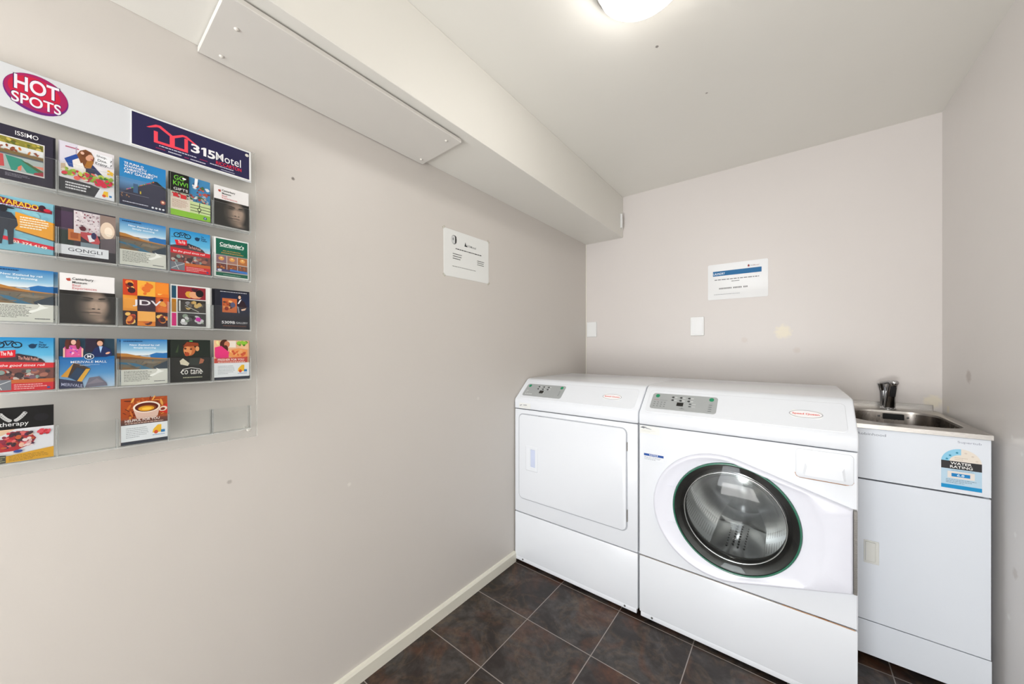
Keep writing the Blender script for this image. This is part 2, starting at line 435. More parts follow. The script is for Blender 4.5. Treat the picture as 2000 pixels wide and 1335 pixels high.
# prism axis 1 takes (x,z) pairs
o = struct(b.build('baseboard_left', M['skirting'])); o['label'] = 'low cream baseboard along the left wall'
o = struct(MB().box(0, .004, -.004, 0, 0, 1.994).build('trim_2', M['skirting'])); o['label'] = 'pale corner bead where left and back walls meet'

# ------------------------------------------------------------------ soffit access panel
sp = thing('access_panel', (.125, -1.91, 1.992), 'long white painted board screwed under the soffit', 'panel')
def psub(bld, t): bld.off = t.location.copy(); return bld
b = psub(MB(), sp); b.prism([(.003, -2.268), (.250, -2.268), (.250, -1.556), (.003, -1.546)], 2, 1.976, 1.989, bevel=0.0012, seg=1); b.build('board', M['panel'], sp)
for (x, y) in ((.035, -2.225), (.165, -2.225), (.035, -1.575), (.215, -1.60), ):
    b = psub(MB(), sp); b.lathe([(.0001, -.0040), (.003, -.0038), (.0055, -.0015), (.006, 0), (.0022, 0), (.002, .022)], (x, y, 1.976), 'Z', 16, cap0=True, cap1=True); b.build('screw', M['screw_white'], sp, smooth=True)
# latch plate at the far end of the soffit face
lp = thing('latch_plate', (.289, -.032, 2.098), 'small white two-hole plate on the soffit face near the back wall', 'plate')
b = psub(MB(), lp); b.box(.289, .294, -.052, -.012, 2.050, 2.150, bevel=.0015); b.build('plate', M['plastic'], lp)
b = psub(MB(), lp); b.box(.294, .302, -.054, -.046, 2.052, 2.148, bevel=.001); b.build('lip', M['plastic'], lp)
for z in (2.075, 2.125):
    b = psub(MB(), lp); b.lathe([(.0001, .0012), (.0035, .001), (.004, 0)], (.294, -.030, z), 'X', 12, cap0=True); b.build('screw', M['screw'], lp, smooth=True)

# ------------------------------------------------------------------ ceiling lamp
lt = thing('ceiling_lamp', (.895, -1.475, ROOM_H), 'round lit opal ceiling lamp with a slim metal rim', 'lamp')
b = psub(MB(), lt); b.lathe([(.0001, 0), (.135, 0), (.135, -.022), (.128, -.026), (.120, -.020), (.0001, -.018)], lt.location, 'Z', 64); b.build('base_rim', M['chrome'], lt, auto=40)
b = psub(MB(), lt); b.lathe([(.119, -.0205), (.122, -.035), (.117, -.050), (.100, -.066), (.070, -.077), (.035, -.082), (.0005, -.083)], lt.location, 'Z', 64, cap1=True); b.build('diffuser', M['lamp'], lt, smooth=True)

# ------------------------------------------------------------------ paper notice on left wall (A4)
pn = thing('price_notice', (0, -1.275, 1.64), 'white A4 notice with small black print, taped to the left wall under the soffit', 'notice')
b = MB(); b.box(0.0002, 0.0012, -.151, .151, -.108, .108); b.build('sheet', M['paper'], pn); pn.rotation_euler = (math.radians(0.6), 0, 0)
A = Art(.302, .216)
A.ell(.21, .80, .055, .10, '#8d8f90').ell(.20, .80, .042, .085, '#d8dada').poly([(.23, .72), (.258, .74), (.258, .87), (.23, .90)], '#2b2b2b').ell(.19, .81, .012, .03, '#8d8f90')
A.poly([(.43, .72), (.45, .82), (.47, .75), (.49, .75), (.49, .72)], '#333536').text('315', .49, .725, .55, .775, '#6d6f70', 1).text('Motel', .56, .725, .69, .775, '#8d8f90', 1)
A.para(.24, .60, .82, .635, 1, '#333333', 3, .55, 1).para(.18, .38, .40, .53, 3, '#333333', 4, .32, .75).para(.72, .37, .90, .50, 3, '#333333', 5, .34, .9).para(.17, .22, .68, .245, 1, '#777777', 6, .45, 1)
A.build('printing', pn, (.0013, -.151, -.108), (0, 1, 0), (0, 0, 1))
for (y, z, r) in ((-.150, .108, 35), (.150, .108, -35), (-.150, -.106, -40), (.150, -.108, 40)):
    b = MB(); b.box(.0012, .0015, -.009, .009, -.005, .005); tp = b.build('tape', M['tape'], pn); tp.location = (0.0003, y, z); tp.rotation_euler = (math.radians(r), 0, 0)

# ------------------------------------------------------------------ laminated sign on back wall
ls = thing('laundry_sign', (.981, 0, 1.607), 'white laminated LAUNDRY sign with a blue banner on the back wall', 'sign')
ls.rotation_euler = (0, 0, 0)
b = MB(); b.prism(rrect(-.152, .152, -.108, .108, .008), 1, -.0022, -.0002); b.build('sheet', M['plastic_gloss'], ls)
A = Art(.304, .216)
A.rect(.09, .665, .90, .800, '#14679c').text('LAUNDRY', .10, .695, .30, .755, '#e8f2f8', 1)
A.poly([(.68, .84), (.68, .88), (.695, .905), (.71, .88), (.71, .84)], '#8c2f36').text('315', .72, .845, .76, .885, '#8a8a8c', 1).text('Motel', .77, .845, .86, .885, '#b9a5a5', 1)
A.para(.12, .535, .86, .575, 1, '#6f7172', 11, .55, 1).para(.41, .47, .55, .51, 1, '#7f8182', 12, .55, 1)
x = .20
r5 = random.Random(5)
for grp in (9, 6, 3):
    for i in range(grp):
        A.rect(x, .285, x + .015, .325, '#4a4a4a'); A.rect(x + .004, .295, x + .011, .303, '#cfcfcf'); x += .0245
    x += .022
A.para(.11, .13, .55, .155, 1, '#9a9ea2', 13, .45, 1)
A.build('printing', ls, (-.152, -.0023, -.108), (1, 0, 0), (0, 0, 1))

# ------------------------------------------------------------------ wall plates
wp = thing('blank_wall_plate', (.050, 0, 1.345), 'plain white blank plate on the back wall, close to the left corner', 'wall plate')
b = psub(MB(), wp); b.box(.010, .088, -.008, -.0005, 1.287, 1.400, bevel=.002); b.build('plate', M['plastic'], wp)
b = psub(MB(), wp); b.box(.014, .084, -.0095, -.0075, 1.291, 1.396, bevel=.001); b.build('cover', M['plastic'], wp)
wp = thing('glossy_wall_plate', (.769, 0, 1.340), 'glossy white blank plate on the back wall left of and below the LAUNDRY sign', 'wall plate')
b = psub(MB(), wp); b.box(.730, .808, -.009, -.0005, 1.281, 1.399, bevel=.003); b.build('plate', M['plastic'], wp)
b = psub(MB(), wp); b.box(.738, .801, -.0115, -.0088, 1.289, 1.391, bevel=.001); b.build('cover', M['plastic_gloss'], wp)

# ------------------------------------------------------------------ brochure rack
TILT = math.radians(1.2)
RK = Vector((.031, -2.145, .952))           # lower right corner of the board's back
def rk(ym, zm, x=.018, Xm=.04):
    """measured (y,z) on the plane X=Xm -> (y, s) on the tilted board at height x off it"""
    s = zm - .952
    for _ in range(5):
        X = RK.x + x * math.cos(TILT) - s * math.sin(TILT)
        f = (1.222 - X) / (1.222 - Xm)
        z = 1.2 + (zm - 1.2) * f; s = (z - .952 - x * math.sin(TILT)) / math.cos(TILT)
    return (-2.492 + (ym + 2.492) * f, s)
rack = thing('brochure_rack', tuple(RK), 'wide clear acrylic brochure rack with five rows of pockets on the left wall', 'brochure rack', rot=(0, -TILT, 0))
YL = -2.612                                  # left end, outside the picture
def RB(): return MB(off=(0, RK.y, 0))
top_s = .806
RB().box(0, .004, YL, -2.145, 0, top_s, mi=0, mi_edges=1).build('backboard', [M['acrylic'], M['acrylic_edge']], rack)
# board screws with stand-offs
for (y, s) in ((-2.166, .790), (-2.165, .022), (-2.594, .790), (-2.594, .022)):
    d = RK.x - s * math.sin(TILT)
    b = RB(); b.cyl((-d + .0015, y, s), (0, y, s), .0035, n=16); b.lathe([(.0055, 0), (.0055, .003), (.004, .0045), (.0002, .005)], (.004, y, s), 'X', 16, cap1=True); b.build('screw', M['screw_white'], rack, smooth=False)
# header
ya, sa = rk(-2.560, 1.6655, .006, .03); _, sb = rk(-2.560, 1.752, .006, .03); yr, _ = rk(-2.158, 1.7, .006, .03)
hd = RB().box(.0042, .0065, YL + .004, yr, sa, sb, bevel=.0004, seg=1).build('header_strip', M['header'], rack); hd['label'] = 'white header strip across the rack'
# HOT SPOTS oval
y0, s0 = rk(-2.558, 1.672, .007, .03); y1, s1 = rk(-2.479, 1.748, .007, .03)
A = Art(y1 - y0, s1 - s0)
A.ell(.5, .5, .5, .5, '#6b1f78', n=48).ell(.5, .53, .485, .46, '#a81a5c', n=48).ell(.47, .56, .40, .36, '#c8183f', n=40)
A.text('HOT', .145, .475, .865, .885, '#3a1450', 3.4).text('HOT', .16, .49, .85, .87, '#ece8f0', 2.4).text('SPOTS', .11, .13, .89, .435, '#3a1450', 2.6).text('SPOTS', .12, .145, .88, .42, '#ece8f0', 1.8)
A.build('oval_logo', rack, (.0067, y0 - RK.y, s0), (0, 1, 0), (0, 0, 1))['label'] = 'magenta oval logo with white lettering'
# motel plate
y0, s0 = rk(-2.388, 1.6725, .008, .03); y1, s1 = rk(-2.163, 1.7475, .008, .03)
RB().box(.0066, .0082, y0 - .001, y1 + .004, s0 - .003, s1 + .003).build('advertisement_plate', M['paper'], rack)['label'] = 'plate with navy motel advertisement'
A = Art(y1 - y0, s1 - s0)
A.rect(0, 0, 1, 1, '#231f4a')
pk = '#f2485a'
A.poly([(.105, .665), (.175, .83), (.21, .845), (.305, .655), (.385, .80), (.42, .80), (.51, .615), (.495, .60), (.405, .735), (.39, .735), (.31, .575), (.30, .575), (.20, .765), (.185, .76), (.125, .665)], pk)
A.poly([(.16, .255), (.43, .255), (.43, .70), (.40, .70), (.40, .335), (.19, .335), (.19, .62), (.16, .62)], pk).rect(.282, .30, .322, .60, pk)
A.text('3', .455, .335, .53, .625, '#f4f4f6', 3.0).poly([(.562, .33), (.588, .33), (.588, .62), (.568, .62), (.543, .575), (.543, .52), (.562, .55)], '#f4f4f6').text('5', .600, .32, .668, .61, '#f4f4f6', 3.0).text('Motel', .675, .34, .915, .62, '#f4f4f6', .25).text('RICCARTON', .675, .19, .92, .31, '#e8283e', 1.2)
A.para(.20, .165, .50, .215, 1, '#cfcfe0', 21, .6, 1).para(.175, .075, .25, .125, 1, '#a3285a', 22, .6, 1).para(.27, .065, .38, .12, 1, '#d8d8e8', 23, .6, 1)
A.para(.40, .05, .44, .10, 1, '#a3285a', 24, .6, 1).para(.45, .05, .58, .10, 1, '#d8d8e8', 25, .6, 1).para(.53, .15, .60, .20, 1, '#a3285a', 26, .6, 1).para(.62, .12, .84, .17, 1, '#cfcfe0', 27, .6, 1).para(.72, .03, .85, .075, 1, '#b8b8cc', 28, .6, 1)
A.build('advertisement_print', rack, (.0083, y0 - RK.y, s0), (0, 1, 0), (0, 0, 1))['label'] = 'navy motel advertisement with a pink house outline'

COLY = [-2.5735, -2.4905, -2.4075, -2.3245, -2.2415]
ROWZ = [1.526, 1.3895, 1.2525, 1.1165, .9805]
BW, BH = .0752, .1045
for ri in range(5):
    for ci in range(5):
        y0, s0 = rk(COLY[ci] - .0025, ROWZ[ri] - .002, .022); y1, _ = rk(COLY[ci] + .0795, ROWZ[ri], .022)
        b = RB(); t = .0016
        b.box(.0042, .0245, y0, y1, s0 - .0025, s0, mi=1, mi_edges=1)
        b.box(.0230, .0245, y0, y1, s0, s0 + .062, mi=0, mi_edges=1)
        b.box(.0042, .0230, y0, y0 + t, s0, s0 + .062, mi=0, mi_edges=1)
        b.box(.0042, .0230, y1 - t, y1, s0, s0 + .062, mi=0, mi_edges=1)
        b.build('pocket', [M['acrylic'], M['acrylic_edge']], rack)

# ------------------------------------------------------------------ brochure covers
def fill_rail(A):
    A.grad(0, .38, 1, 1, [(0, '#5e5a52'), (.42, '#5d5a4e'), (.43, '#e6ecef'), (.62, '#8fbfdc'), (1, '#1e76b8')])
    A.poly([(0, .56), (.25, .58), (.5, .60), (.62, .66), (.75, .70), (.9, .69), (1, .70), (1, .55), (0, .55)], '#2a6fb0')
    A.poly([(.3, .60), (.45, .645), (.55, .63), (.62, .64), (.62, .58), (.3, .58)], '#9fb4c6')
    A.poly([(0, .69), (.12, .685), (.3, .645), (.5, .61), (.75, .585), (1, .57), (1, .54), (0, .54)], '#b27b3c').poly([(0, .62), (.2, .61), (.5, .57), (1, .55), (1, .53), (0, .53)], '#7b5230')
    A.rect(0, .33, 1, .555, '#6d665a').poly([(0, .50), (.3, .47), (.6, .36), (.7, .33), (.45, .33), (.25, .42), (0, .46)], '#3c6f8c').poly([(.05, .40), (.3, .36), (.4, .33), (0, .33)], '#806443').poly([(.5, .52), (.9, .50), (.7, .45), (.4, .49)], '#857b6b')
    A.blobs(0, .34, 1, .54, 26, ['#59544b', '#7a7466', '#4d6b78', '#8a6f50'], .02, .06, 31, .25)
    A.poly([(.68, .38), (.86, .46), (1, .52), (1, .32), (.70, .33)], '#35424e')
    A.rect(0, 0, 1, .335, '#d3d4cc').para(.06, .07, .66, .31, 9, '#6a6b66', 32, .42).para(.70, .045, .95, .075, 1, '#5a5d60', 33, .6, 1)
    A.poly([(.60, .20), (.74, .255), (.78, .31), (.74, .36), (.80, .335), (.86, .295), (.93, .285), (.86, .26), (.80, .24), (.70, .19), (.63, .165)], '#f2f3ee')
    A.text('New Zealand by rail', .18, .845, .82, .89, '#eef6fb', 1.5).text('Simply stunning', .26, .785, .74, .83, '#eef6fb', 1.5).para(.05, .935, .45, .965, 1, '#12406e', 34, .7, 1)
def face(A, x0, y0, x1, y1):
    def fn(u, v):
        x, y = u - .58, v - .55
        d = (x * 1.9) ** 2 + (y * 1.15) ** 2
        t = max(0, 1 - d * 2.4) ** .7
        t *= .30 + .70 * max(0, min(1, (u - .34) * 2.6))
        for (ex, ey, rx, ry, s) in ((.50, .74, .10, .045, .6), (.74, .74, .09, .045, .5), (.60, .46, .09, .03, .35), (.56, .36, .14, .022, .75), (.62, .28, .12, .03, .2)):
            t -= s * .75 * math.exp(-((u - ex) / rx) ** 2 - ((v - ey) / ry) ** 2)
        for (ex, ey, rx, ry, s) in ((.60, .56, .05, .12, .35), (.58, .395, .12, .022, .3), (.78, .62, .05, .10, .3), (.78, .10, .12, .08, .45)):
            t += s * math.exp(-((u - ex) / rx) ** 2 - ((v - ey) / ry) ** 2)
        t = max(0, min(1, t * 1.25))
        return (lin(.135 + .55 * t), lin(.13 + .46 * t), lin(.125 + .40 * t), 1)
    A.grad(x0, y0, x1, y1, None, 34, fn, 28)
    h = y1 - y0
    def e(cx, cy, rx, ry, c, rot=0): A.ell(x0 + cx * (x1 - x0), y0 + cy * h, rx * (x1 - x0), ry * h, c, rot, 16)
    e(.50, .80, .105, .028, '#2c2825', -6); e(.76, .80, .075, .026, '#2c2825', 8); e(.50, .775, .07, .012, '#5a4a40', -4); e(.76, .775, .05, .012, '#5a4a40', 6)
    e(.655, .56, .022, .085, '#b9a08e', 8); e(.60, .475, .035, .016, '#241f1d'); e(.70, .475, .028, .015, '#241f1d')
    e(.62, .375, .115, .026, '#8b7468'); e(.62, .353, .125, .010, '#221d1b'); e(.62, .322, .100, .026, '#a08a7c')
def fill_museum(A):
    A.rect(0, 0, 1, 1, '#ecebeb'); face(A, 0, 0, 1, .66)
    A.blobs(.10, .84, .20, .92, 7, ['#b5483a'], .018, .028, 40).text('Canterbury', .22, .86, .60, .925, '#2b2b2b', 1.4).text('Museum', .22, .805, .48, .85, '#2b2b2b', 1.4)
    A.text('Real', .22, .745, .36, .79, '#d0646a').text('Experiences', .22, .675, .66, .735, '#d0646a')
def fill_issimo(A):
    A.rect(0, 0, 1, 1, '#2a2638').rect(0, .16, .86, .80, '#e6e4e2').rect(.02, .18, .84, .78, '#c9c3b6')
    A.rect(.02, .62, .84, .78, '#8a8434').blobs(.02, .64, .84, .78, 22, ['#5f6a2a', '#a89b3c', '#c8b65a', '#6e5a24'], .02, .05, 41)
    A.rect(.02, .55, .84, .66, '#dfe2e2').blobs(.05, .52, .82, .64, 14, ['#b0561c', '#8a3f18', '#c87a2e', '#e8e6e2'], .03, .07, 42, .6).rect(.02, .47, .84, .535, '#7a6238').rect(.02, .44, .84, .48, '#5a5f66')
    A.rect(.02, .18, .84, .45, '#a8b2b0').poly([(.1, .44), (.22, .44), (.24, .22), (.14, .20), (.04, .30)], '#c8464a').poly([(.25, .44), (.5, .42), (.84, .20), (.58, .19), (.50, .30), (.40, .18), (.34, .18)], '#2b8f7c').poly([(.48, .40), (.6, .38), (.84, .27), (.84, .20)], '#49643c').poly([(.66, .34), (.84, .36), (.84, .30)], '#d9806a').poly([(.44, .26), (.50, .31), (.49, .20), (.44, .20)], '#e0785a').poly([(.70, .22), (.84, .26), (.84, .18), (.68, .18)], '#9a3340')
    A.text('ISSIMO', .40, .855, .76, .935, '#f2f2f4', .4).para(.25, .055, .66, .125, 3, '#8a8896', 43, .45)
def fill_shop(A):
    A.rect(0, 0, 1, 1, '#e9e6ea').rect(0, .55, .32, 1, '#d8d5e2').rect(.10, .90, .34, .925, '#b0607a').rect(.28, .58, .30, .95, '#a89cae')
    A.poly([(.02, .55), (.45, .62), (.45, .38), (.02, .40)], '#cdb49a').ell(.30, .55, .20, .16, '#efe9e4')
    A.poly([(.08, .66), (.28, .80), (.42, .80), (.22, .66), (.24, .52), (.16, .52)], '#234a9c').poly([(.52, .70), (.60, .66), (.86, .42), (.78, .42), (.55, .56)], '#2a3560')
    A.poly([(.30, .80), (.36, .90), (.46, .95), (.56, .92), (.62, .82), (.60, .70), (.55, .60), (.50, .56), (.44, .56), (.38, .62), (.34, .72)], '#7a4a28').poly([(.44, .60), (.50, .76), (.56, .80), (.60, .72), (.56, .60), (.50, .54)], '#a8702e')
    A.ell(.53, .80, .062, .075, '#d9a183', -25).poly([(.42, .90), (.56, .92), (.50, .84), (.44, .78), (.38, .80)], '#6a3c20').ell(.40, .86, .035, .03, '#e0b6a0').ell(.57, .775, .022, .012, '#b8505a')
    A.poly([(.30, .60), (.40, .66), (.44, .56), (.40, .48), (.28, .50)], '#f2eeea').poly([(.46, .56), (.60, .60), (.64, .50), (.54, .44), (.46, .47)], '#343a52')
    A.blobs(0, .27, 1, .50, 60, ['#8fae3a', '#c8d85a', '#d8384a', '#e86a5a', '#4a8a3a', '#e8dcc8', '#b82a4a', '#a8c24a'], .03, .075, 51)
    A.blobs(.60, .22, 1, .42, 16, ['#c81f48', '#d8284a', '#e8b030', '#4a8a2a'], .04, .09, 52).blobs(.82, .52, 1, .66, 5, ['#f2d83a', '#e8b82a'], .03, .05, 53)
    A.poly([(0, 0), (.62, 0), (.72, .20), (.55, .245), (0, .27)], '#3a3b40').para(.10, .05, .56, .215, 3, '#d8d8dc', 54, .5, .8)
    A.poly([(.62, 0), (1, 0), (1, .20), (.72, .20)], '#e2e4ea').poly([(.76, .06), (.80, .17), (.88, .17), (.88, .06)], '#f0c030').ell(.80, .07, .035, .03, '#d8582a').rect(.90, .06, .95, .10, '#2a7ab8')
    A.rect(.64, .70, .96, .92, '#eceef2').text('Shop.', .66, .84, .86, .90, '#2b2b2f', 1).text('Dine.', .68, .765, .86, .82, '#2b2b2f', 1).text('Enjoy.', .64, .68, .88, .745, '#2b2b2f', 1).text('?', .92, .80, .955, .85, '#2b2b2f', 1).text('?', .92, .71, .955, .76, '#2b2b2f', 1)
def fill_gallery(A):
    A.grad(0, 0, 1, 1, [(0, '#252a44'), (.30, '#3a4a68'), (.50, '#5f8fc0'), (.62, '#2f86c2'), (1, '#1c7fc2')])
    A.poly([(.10, .30), (.72, .66), (.80, .67), (1, .54), (1, 0), (0, 0), (0, .22)], '#34354a').poly([(.72, .66), (.80, .67), (1, .55), (1, .50), (.80, .62)], '#1d2a2c')
    r = random.Random(61)
    for i in range(24):
        t = i / 24.0; A.rect(.14 + .60 * t, .33 + .31 * t, .155 + .60 * t, .355 + .31 * t, r.choice(['#e0485a', '#e87aa8', '#6ac04a', '#e8a03a', '#d84a9a']))
    A.rect(0, .255, .62, .262, '#8a8ca0').rect(.42, .30, .45, .36, '#c8b030').rect(.28, .30, .38, .50, '#3a5f86').blobs(0, .14, .22, .26, 8, ['#8a6a4a', '#a87a5a', '#5a5264'], .012, .02, 62, 1.5).ell(.93, .22, .035, .03, '#f2a868').ell(.93, .22, .06, .05, '#a85a50') .ell(.93, .225, .03, .025, '#ffd9b8')
    A.poly([(0, 0), (1, 0), (1, .10), (0, .12)], '#272a42').para(.06, .05, .60, .08, 1, '#d0d2e0', 63, .6, 1)
    for i in range(4): A.ell(.70 + .08 * i, .055, .028, .022, '#e6e8f0', n=12)
    A.text('TE PUNA O', .09, .885, .50, .935, '#f4f8fb', 2).text('WAIWHETU', .09, .82, .56, .87, '#f4f8fb', 2).text('CHRISTCHURCH', .09, .755, .80, .805, '#f4f8fb', 2).text('ART GALLERY', .09, .69, .72, .74, '#f4f8fb', 2)
def fill_kiwi(A):
    A.rect(0, 0, 1, 1, '#dfe6cf').rect(.45, .42, 1, 1, '#3f86b8').blobs(.46, .45, 1, .98, 34, ['#2f5f8a', '#8fb8d0', '#b8564a', '#d8dfe4', '#4a6a3a', '#7a3a3a'], .02, .05, 71, 2.2)
    A.poly([(.60, 1), (.68, 1), (.66, .82), (.58, .75)], '#eef2f6')
    A.rect(0, .42, .55, .52, '#d8cfc4').blobs(0, .42, 1, .56, 26, ['#b8363a', '#5a3a3a', '#3a3a3a', '#c8b0a0', '#4a6a4a'], .02, .05, 72).rect(.06, .44, .18, .53, '#d8242e').rect(.24, .41, .38, .52, '#d8242e')
    A.rect(0, .14, .5, .42, '#e8dccc').para(.04, .19, .44, .39, 8, '#b07a6a', 73, .4)
    A.rect(.47, .14, 1, .42, '#cfe0a4')
    for y in (.20, .27, .34): A.line([(.48, y), (1, y - .01)], .02, '#2f3a1c')
    A.line([(.70, .15), (.72, .41)], .02, '#2f3a1c').ell(.71, .25, .05, .05, '#2f3a1c').ell(.71, .25, .03, .03, '#cfe0a4')
    A.rect(0, 0, 1, .14, '#8ec63a').ell(.86, .065, .045, .035, '#2a4a8c').text('f', .845, .045, .875, .085, '#ffffff', 1)
    A.poly([(0, .56), (.45, .56), (.45, 1), (0, 1)], '#121412').text('GO', .08, .84, .34, .95, '#6fc23a', 1).ell(.33, .905, .05, .02, '#f0f0f0').text('KIWI', .06, .71, .42, .815, '#6fc23a', 1).text('GIFTS', .07, .60, .42, .66, '#e8e8e8', .5)
def fill_alvarado(A):
    A.rect(0, 0, 1, 1, '#7fb9cc').blobs(0, 0, 1, 1, 24, ['#86bfcf', '#78b2c8', '#8cc4d2'], .05, .12, 81)
    A.poly([(.40, .40), (1, .29), (1, .63), (.40, .73)], '#e8a032').poly([(.40, .38), (1, .27), (1, .29), (.40, .40)], '#6a5a4a')
    A.para(.47, .44, .96, .67, 5, '#f2ead8', 82, .5, .7)
    A.poly([(.0, .21), (1, .10), (1, .17), (0, .28)], '#d8283c')
    A.text('03 374 4149', .36, .15, .90, .20, '#f6eadf', 2, 0, -.055)
    A.poly([(.12, .10), (.20, .10), (.24, .38), (.28, .36), (.30, .10), (.37, .12), (.38, .40), (.44, .48), (.42, .60), (.34, .70), (.14, .72), (.02, .62), (.06, .40), (.12, .36)], '#2e3440').ell(.22, .76, .06, .07, '#23262e').ell(.22, .79, .17, .022, '#23262e', -4)
    A.poly([(0, .84), (.55, .80), (.98, .80), (.98, .86), (.70, .90), (0, .98)], '#7a1c2c').text('ALVARADO', .01, .86, .76, .955, '#f2b82a', 2.5, 0, -.03)
    A.ell(.82, .88, .06, .06, '#3a1a2a').ell(.90, .855, .06, .03, '#c8243a').para(.10, .815, .74, .845, 1, '#cfd0f0', 83, .6, 1)
    A.text('ALVARADO', .01, .863, .76, .95, '#f2c23a', 1.2, 0, -.03)
def fill_gongli(A):
    A.rect(0, 0, 1, 1, '#3a3440').rect(.0, .25, .20, .92, '#4a3850').rect(0, .25, .22, .55, '#243432').rect(.12, .36, .34, .58, '#c87438').rect(.16, .40, .30, .52, '#a85424')
    A.rect(.22, .52, .70, .97, '#d8d0d4').blobs(.22, .55, .70, .97, 70, ['#6a5a64', '#f2eef0', '#a89aa4', '#8a4a5a'], .010, .024, 91)
    A.poly([(.70, .20), (1, .20), (1, .97), (.70, .97)], '#8c7a72').ell(.84, .66, .14, .18, '#e2cdb8').ell(.86, .64, .08, .10, '#f2e4d2').poly([(.70, .20), (1, .20), (1, .52), (.70, .46)], '#5f565c')
    A.poly([(.34, .55), (.62, .56), (.70, .40), (.66, .30), (.50, .36), (.34, .46)], '#b8484e').poly([(.46, .50), (.56, .52), (.60, .40), (.50, .36)], '#e8e4ea').ell(.58, .50, .05, .07, '#2c2c58').ell(.38, .62, .06, .05, '#5a2a34')
    A.rect(.34, .22, .68, .34, '#7a8a94').rect(0, 0, 1, .20, '#2a2830').rect(0, .06, .86, .25, '#dfe2e8').text('GONGLI', .12, .13, .74, .20, '#3a3f4c', .3).para(.32, .08, .60, .11, 1, '#8a8e98', 92, .5, 1)
def fill_pedal(A):
    A.grad(0, .45, 1, 1, [(0, '#d8ecf4'), (.4, '#5fb4dc'), (1, '#1f8ac8')])
    for cx in (.16, .42):
        A.ell(cx, .86, .085, .06, '#16283a', n=18).ell(cx, .86, .06, .042, '#3f9fd0', n=18)
    A.line([(.16, .86), (.24, .93), (.36, .93), (.42, .86)], .02, '#16283a').line([(.24, .93), (.28, .85), (.36, .93)], .02, '#16283a').line([(.02, .80), (.5, .83)], .012, '#16283a')
    A.ell(.66, .84, .06, .045, '#163a5a').poly([(.58, .86), (.74, .88), (.70, .82)], '#163a5a')
    A.text('The', .76, .895, .83, .93, '#163a5a', 1.5).text('Pedal', .76, .85, .88, .885, '#163a5a', 1.5).text('Pusher', .76, .805, .92, .845, '#163a5a', 1.5)
    A.poly([(0, .50), (0, .60), (.45, .70), (.80, .60), (.86, .54), (.86, .48)], '#4a3a42').poly([(.10, .74), (.14, .62), (.40, .64), (.40, .77)], '#d81f2e').text('The Pub', .18, .665, .36, .74, '#f6e8e8', 1.5)
    A.poly([(.42, .60), (.42, .70), (.72, .64), (.84, .54)], '#3a3038').text('The Pedal Pusher', .44, .59, .76, .655, '#e8a898', 1, 0, -.03)
    A.poly([(0, .42), (1, .42), (1, .52), (0, .56)], '#d8202c').text('let the good times roll', .06, .445, .86, .505, '#fbeeee', 1, .8)
    A.rect(0, .10, 1, .425, '#7a4a44').blobs(0, .14, 1, .425, 46, ['#4a3a40', '#a86a5a', '#c8b8b0', '#7a5a6a', '#3a2a30', '#b84a3a', '#8aa09a'], .03, .08, 101)
    A.rect(.15, .15, 1, .22, '#c8642a').rect(0, 0, 1, .15, '#cf2430').poly([(0, .03), (.34, .03), (.34, .22), (0, .22)], '#757a84').line([(.02, .06), (.18, .14), (.33, .20)], .015, '#d8dade').line([(.10, .21), (.20, .04)], .012, '#d8dade')
    A.para(.38, .03, .90, .14, 3, '#f0b8b8', 102, .4).ell(.92, .05, .03, .02, '#2a4a8c')
def fill_coriander(A):
    A.rect(0, 0, 1, 1, '#e8eae8').rect(.05, .03, .97, .97, '#11624c').text("Coriander's", .16, .80, .86, .885, '#f2f6f4', 2).para(.16, .765, .84, .79, 1, '#dfe8e4', 111, .7, 1)
    A.text('AN AUTHENTIC', .24, .66, .76, .69, '#c8a050', 1).para(.20, .60, .84, .64, 1, '#a8884a', 112, .6, 1)
    A.rect(.05, .12, .97, .56, '#cfc6c2')
    for i, c in enumerate(['#8a6a78', '#a8786a', '#b8703a']): A.rect(.06 + .305 * i, .36, .345 + .305 * i, .55, c).ell(.20 + .305 * i, .47, .08, .05, '#e8a050').ell(.20 + .305 * i, .49, .03, .02, '#f6d890')
    for i, c in enumerate(['#6a3a3a', '#8a4a2e', '#7a5040']): A.rect(.06 + .305 * i, .14, .345 + .305 * i, .34, c).blobs(.07 + .305 * i, .20, .33 + .305 * i, .33, 8, ['#c87a3a', '#4a2a3a', '#a85a2a'], .02, .04, 113 + i)
    A.rect(.06, .14, .96, .20, '#4a4a78').poly([(.44, .17), (.96, .14), (.96, .20), (.44, .22)], '#3a7ac8').ell(.15, .17, .06, .03, '#d8dce8').para(.25, .05, .75, .075, 1, '#8ab8a8', 117, .6, 1)
def fill_jdv(A):
    cs = ['#2a1a20', '#e8862c', '#3a1c24', '#f2a03a', '#2c2028', '#d8602a', '#c8401e', '#f0b040', '#e87a28']
    A.rect(0, 0, 1, 1, '#e07a2c')
    xs, ys = [0, .30, .69, 1], [0, .32, .66, 1]
    for j in range(3):
        for i in range(3):
            A.rect(xs[i], ys[j], xs[i + 1], ys[j + 1], cs[j * 3 + i])
            pal = ['#f2b04a', '#d8502a', '#3a1c24', '#f6c86a', '#8a2a1c', '#e88a3a'] if (i + j) % 2 == 0 else ['#f6c060', '#e0702a', '#f0a040', '#5a2424']
            A.blobs(xs[i] + .01, ys[j] + .01, xs[i + 1] - .01, ys[j + 1] - .01, 9, pal, .04, .11, 120 + j * 3 + i)
    A.rect(.30, .32, .69, .66, '#3a2434').rect(.30, .60, .69, .66, '#2a1a34').rect(.31, .10, .69, .32, '#f4b058').rect(.01, .36, .29, .62, '#f0a03c').rect(.70, .74, .99, .98, '#ee8c2c')
    A.text('JDV', .20, .42, .82, .57, '#f4eef2', 1.6)
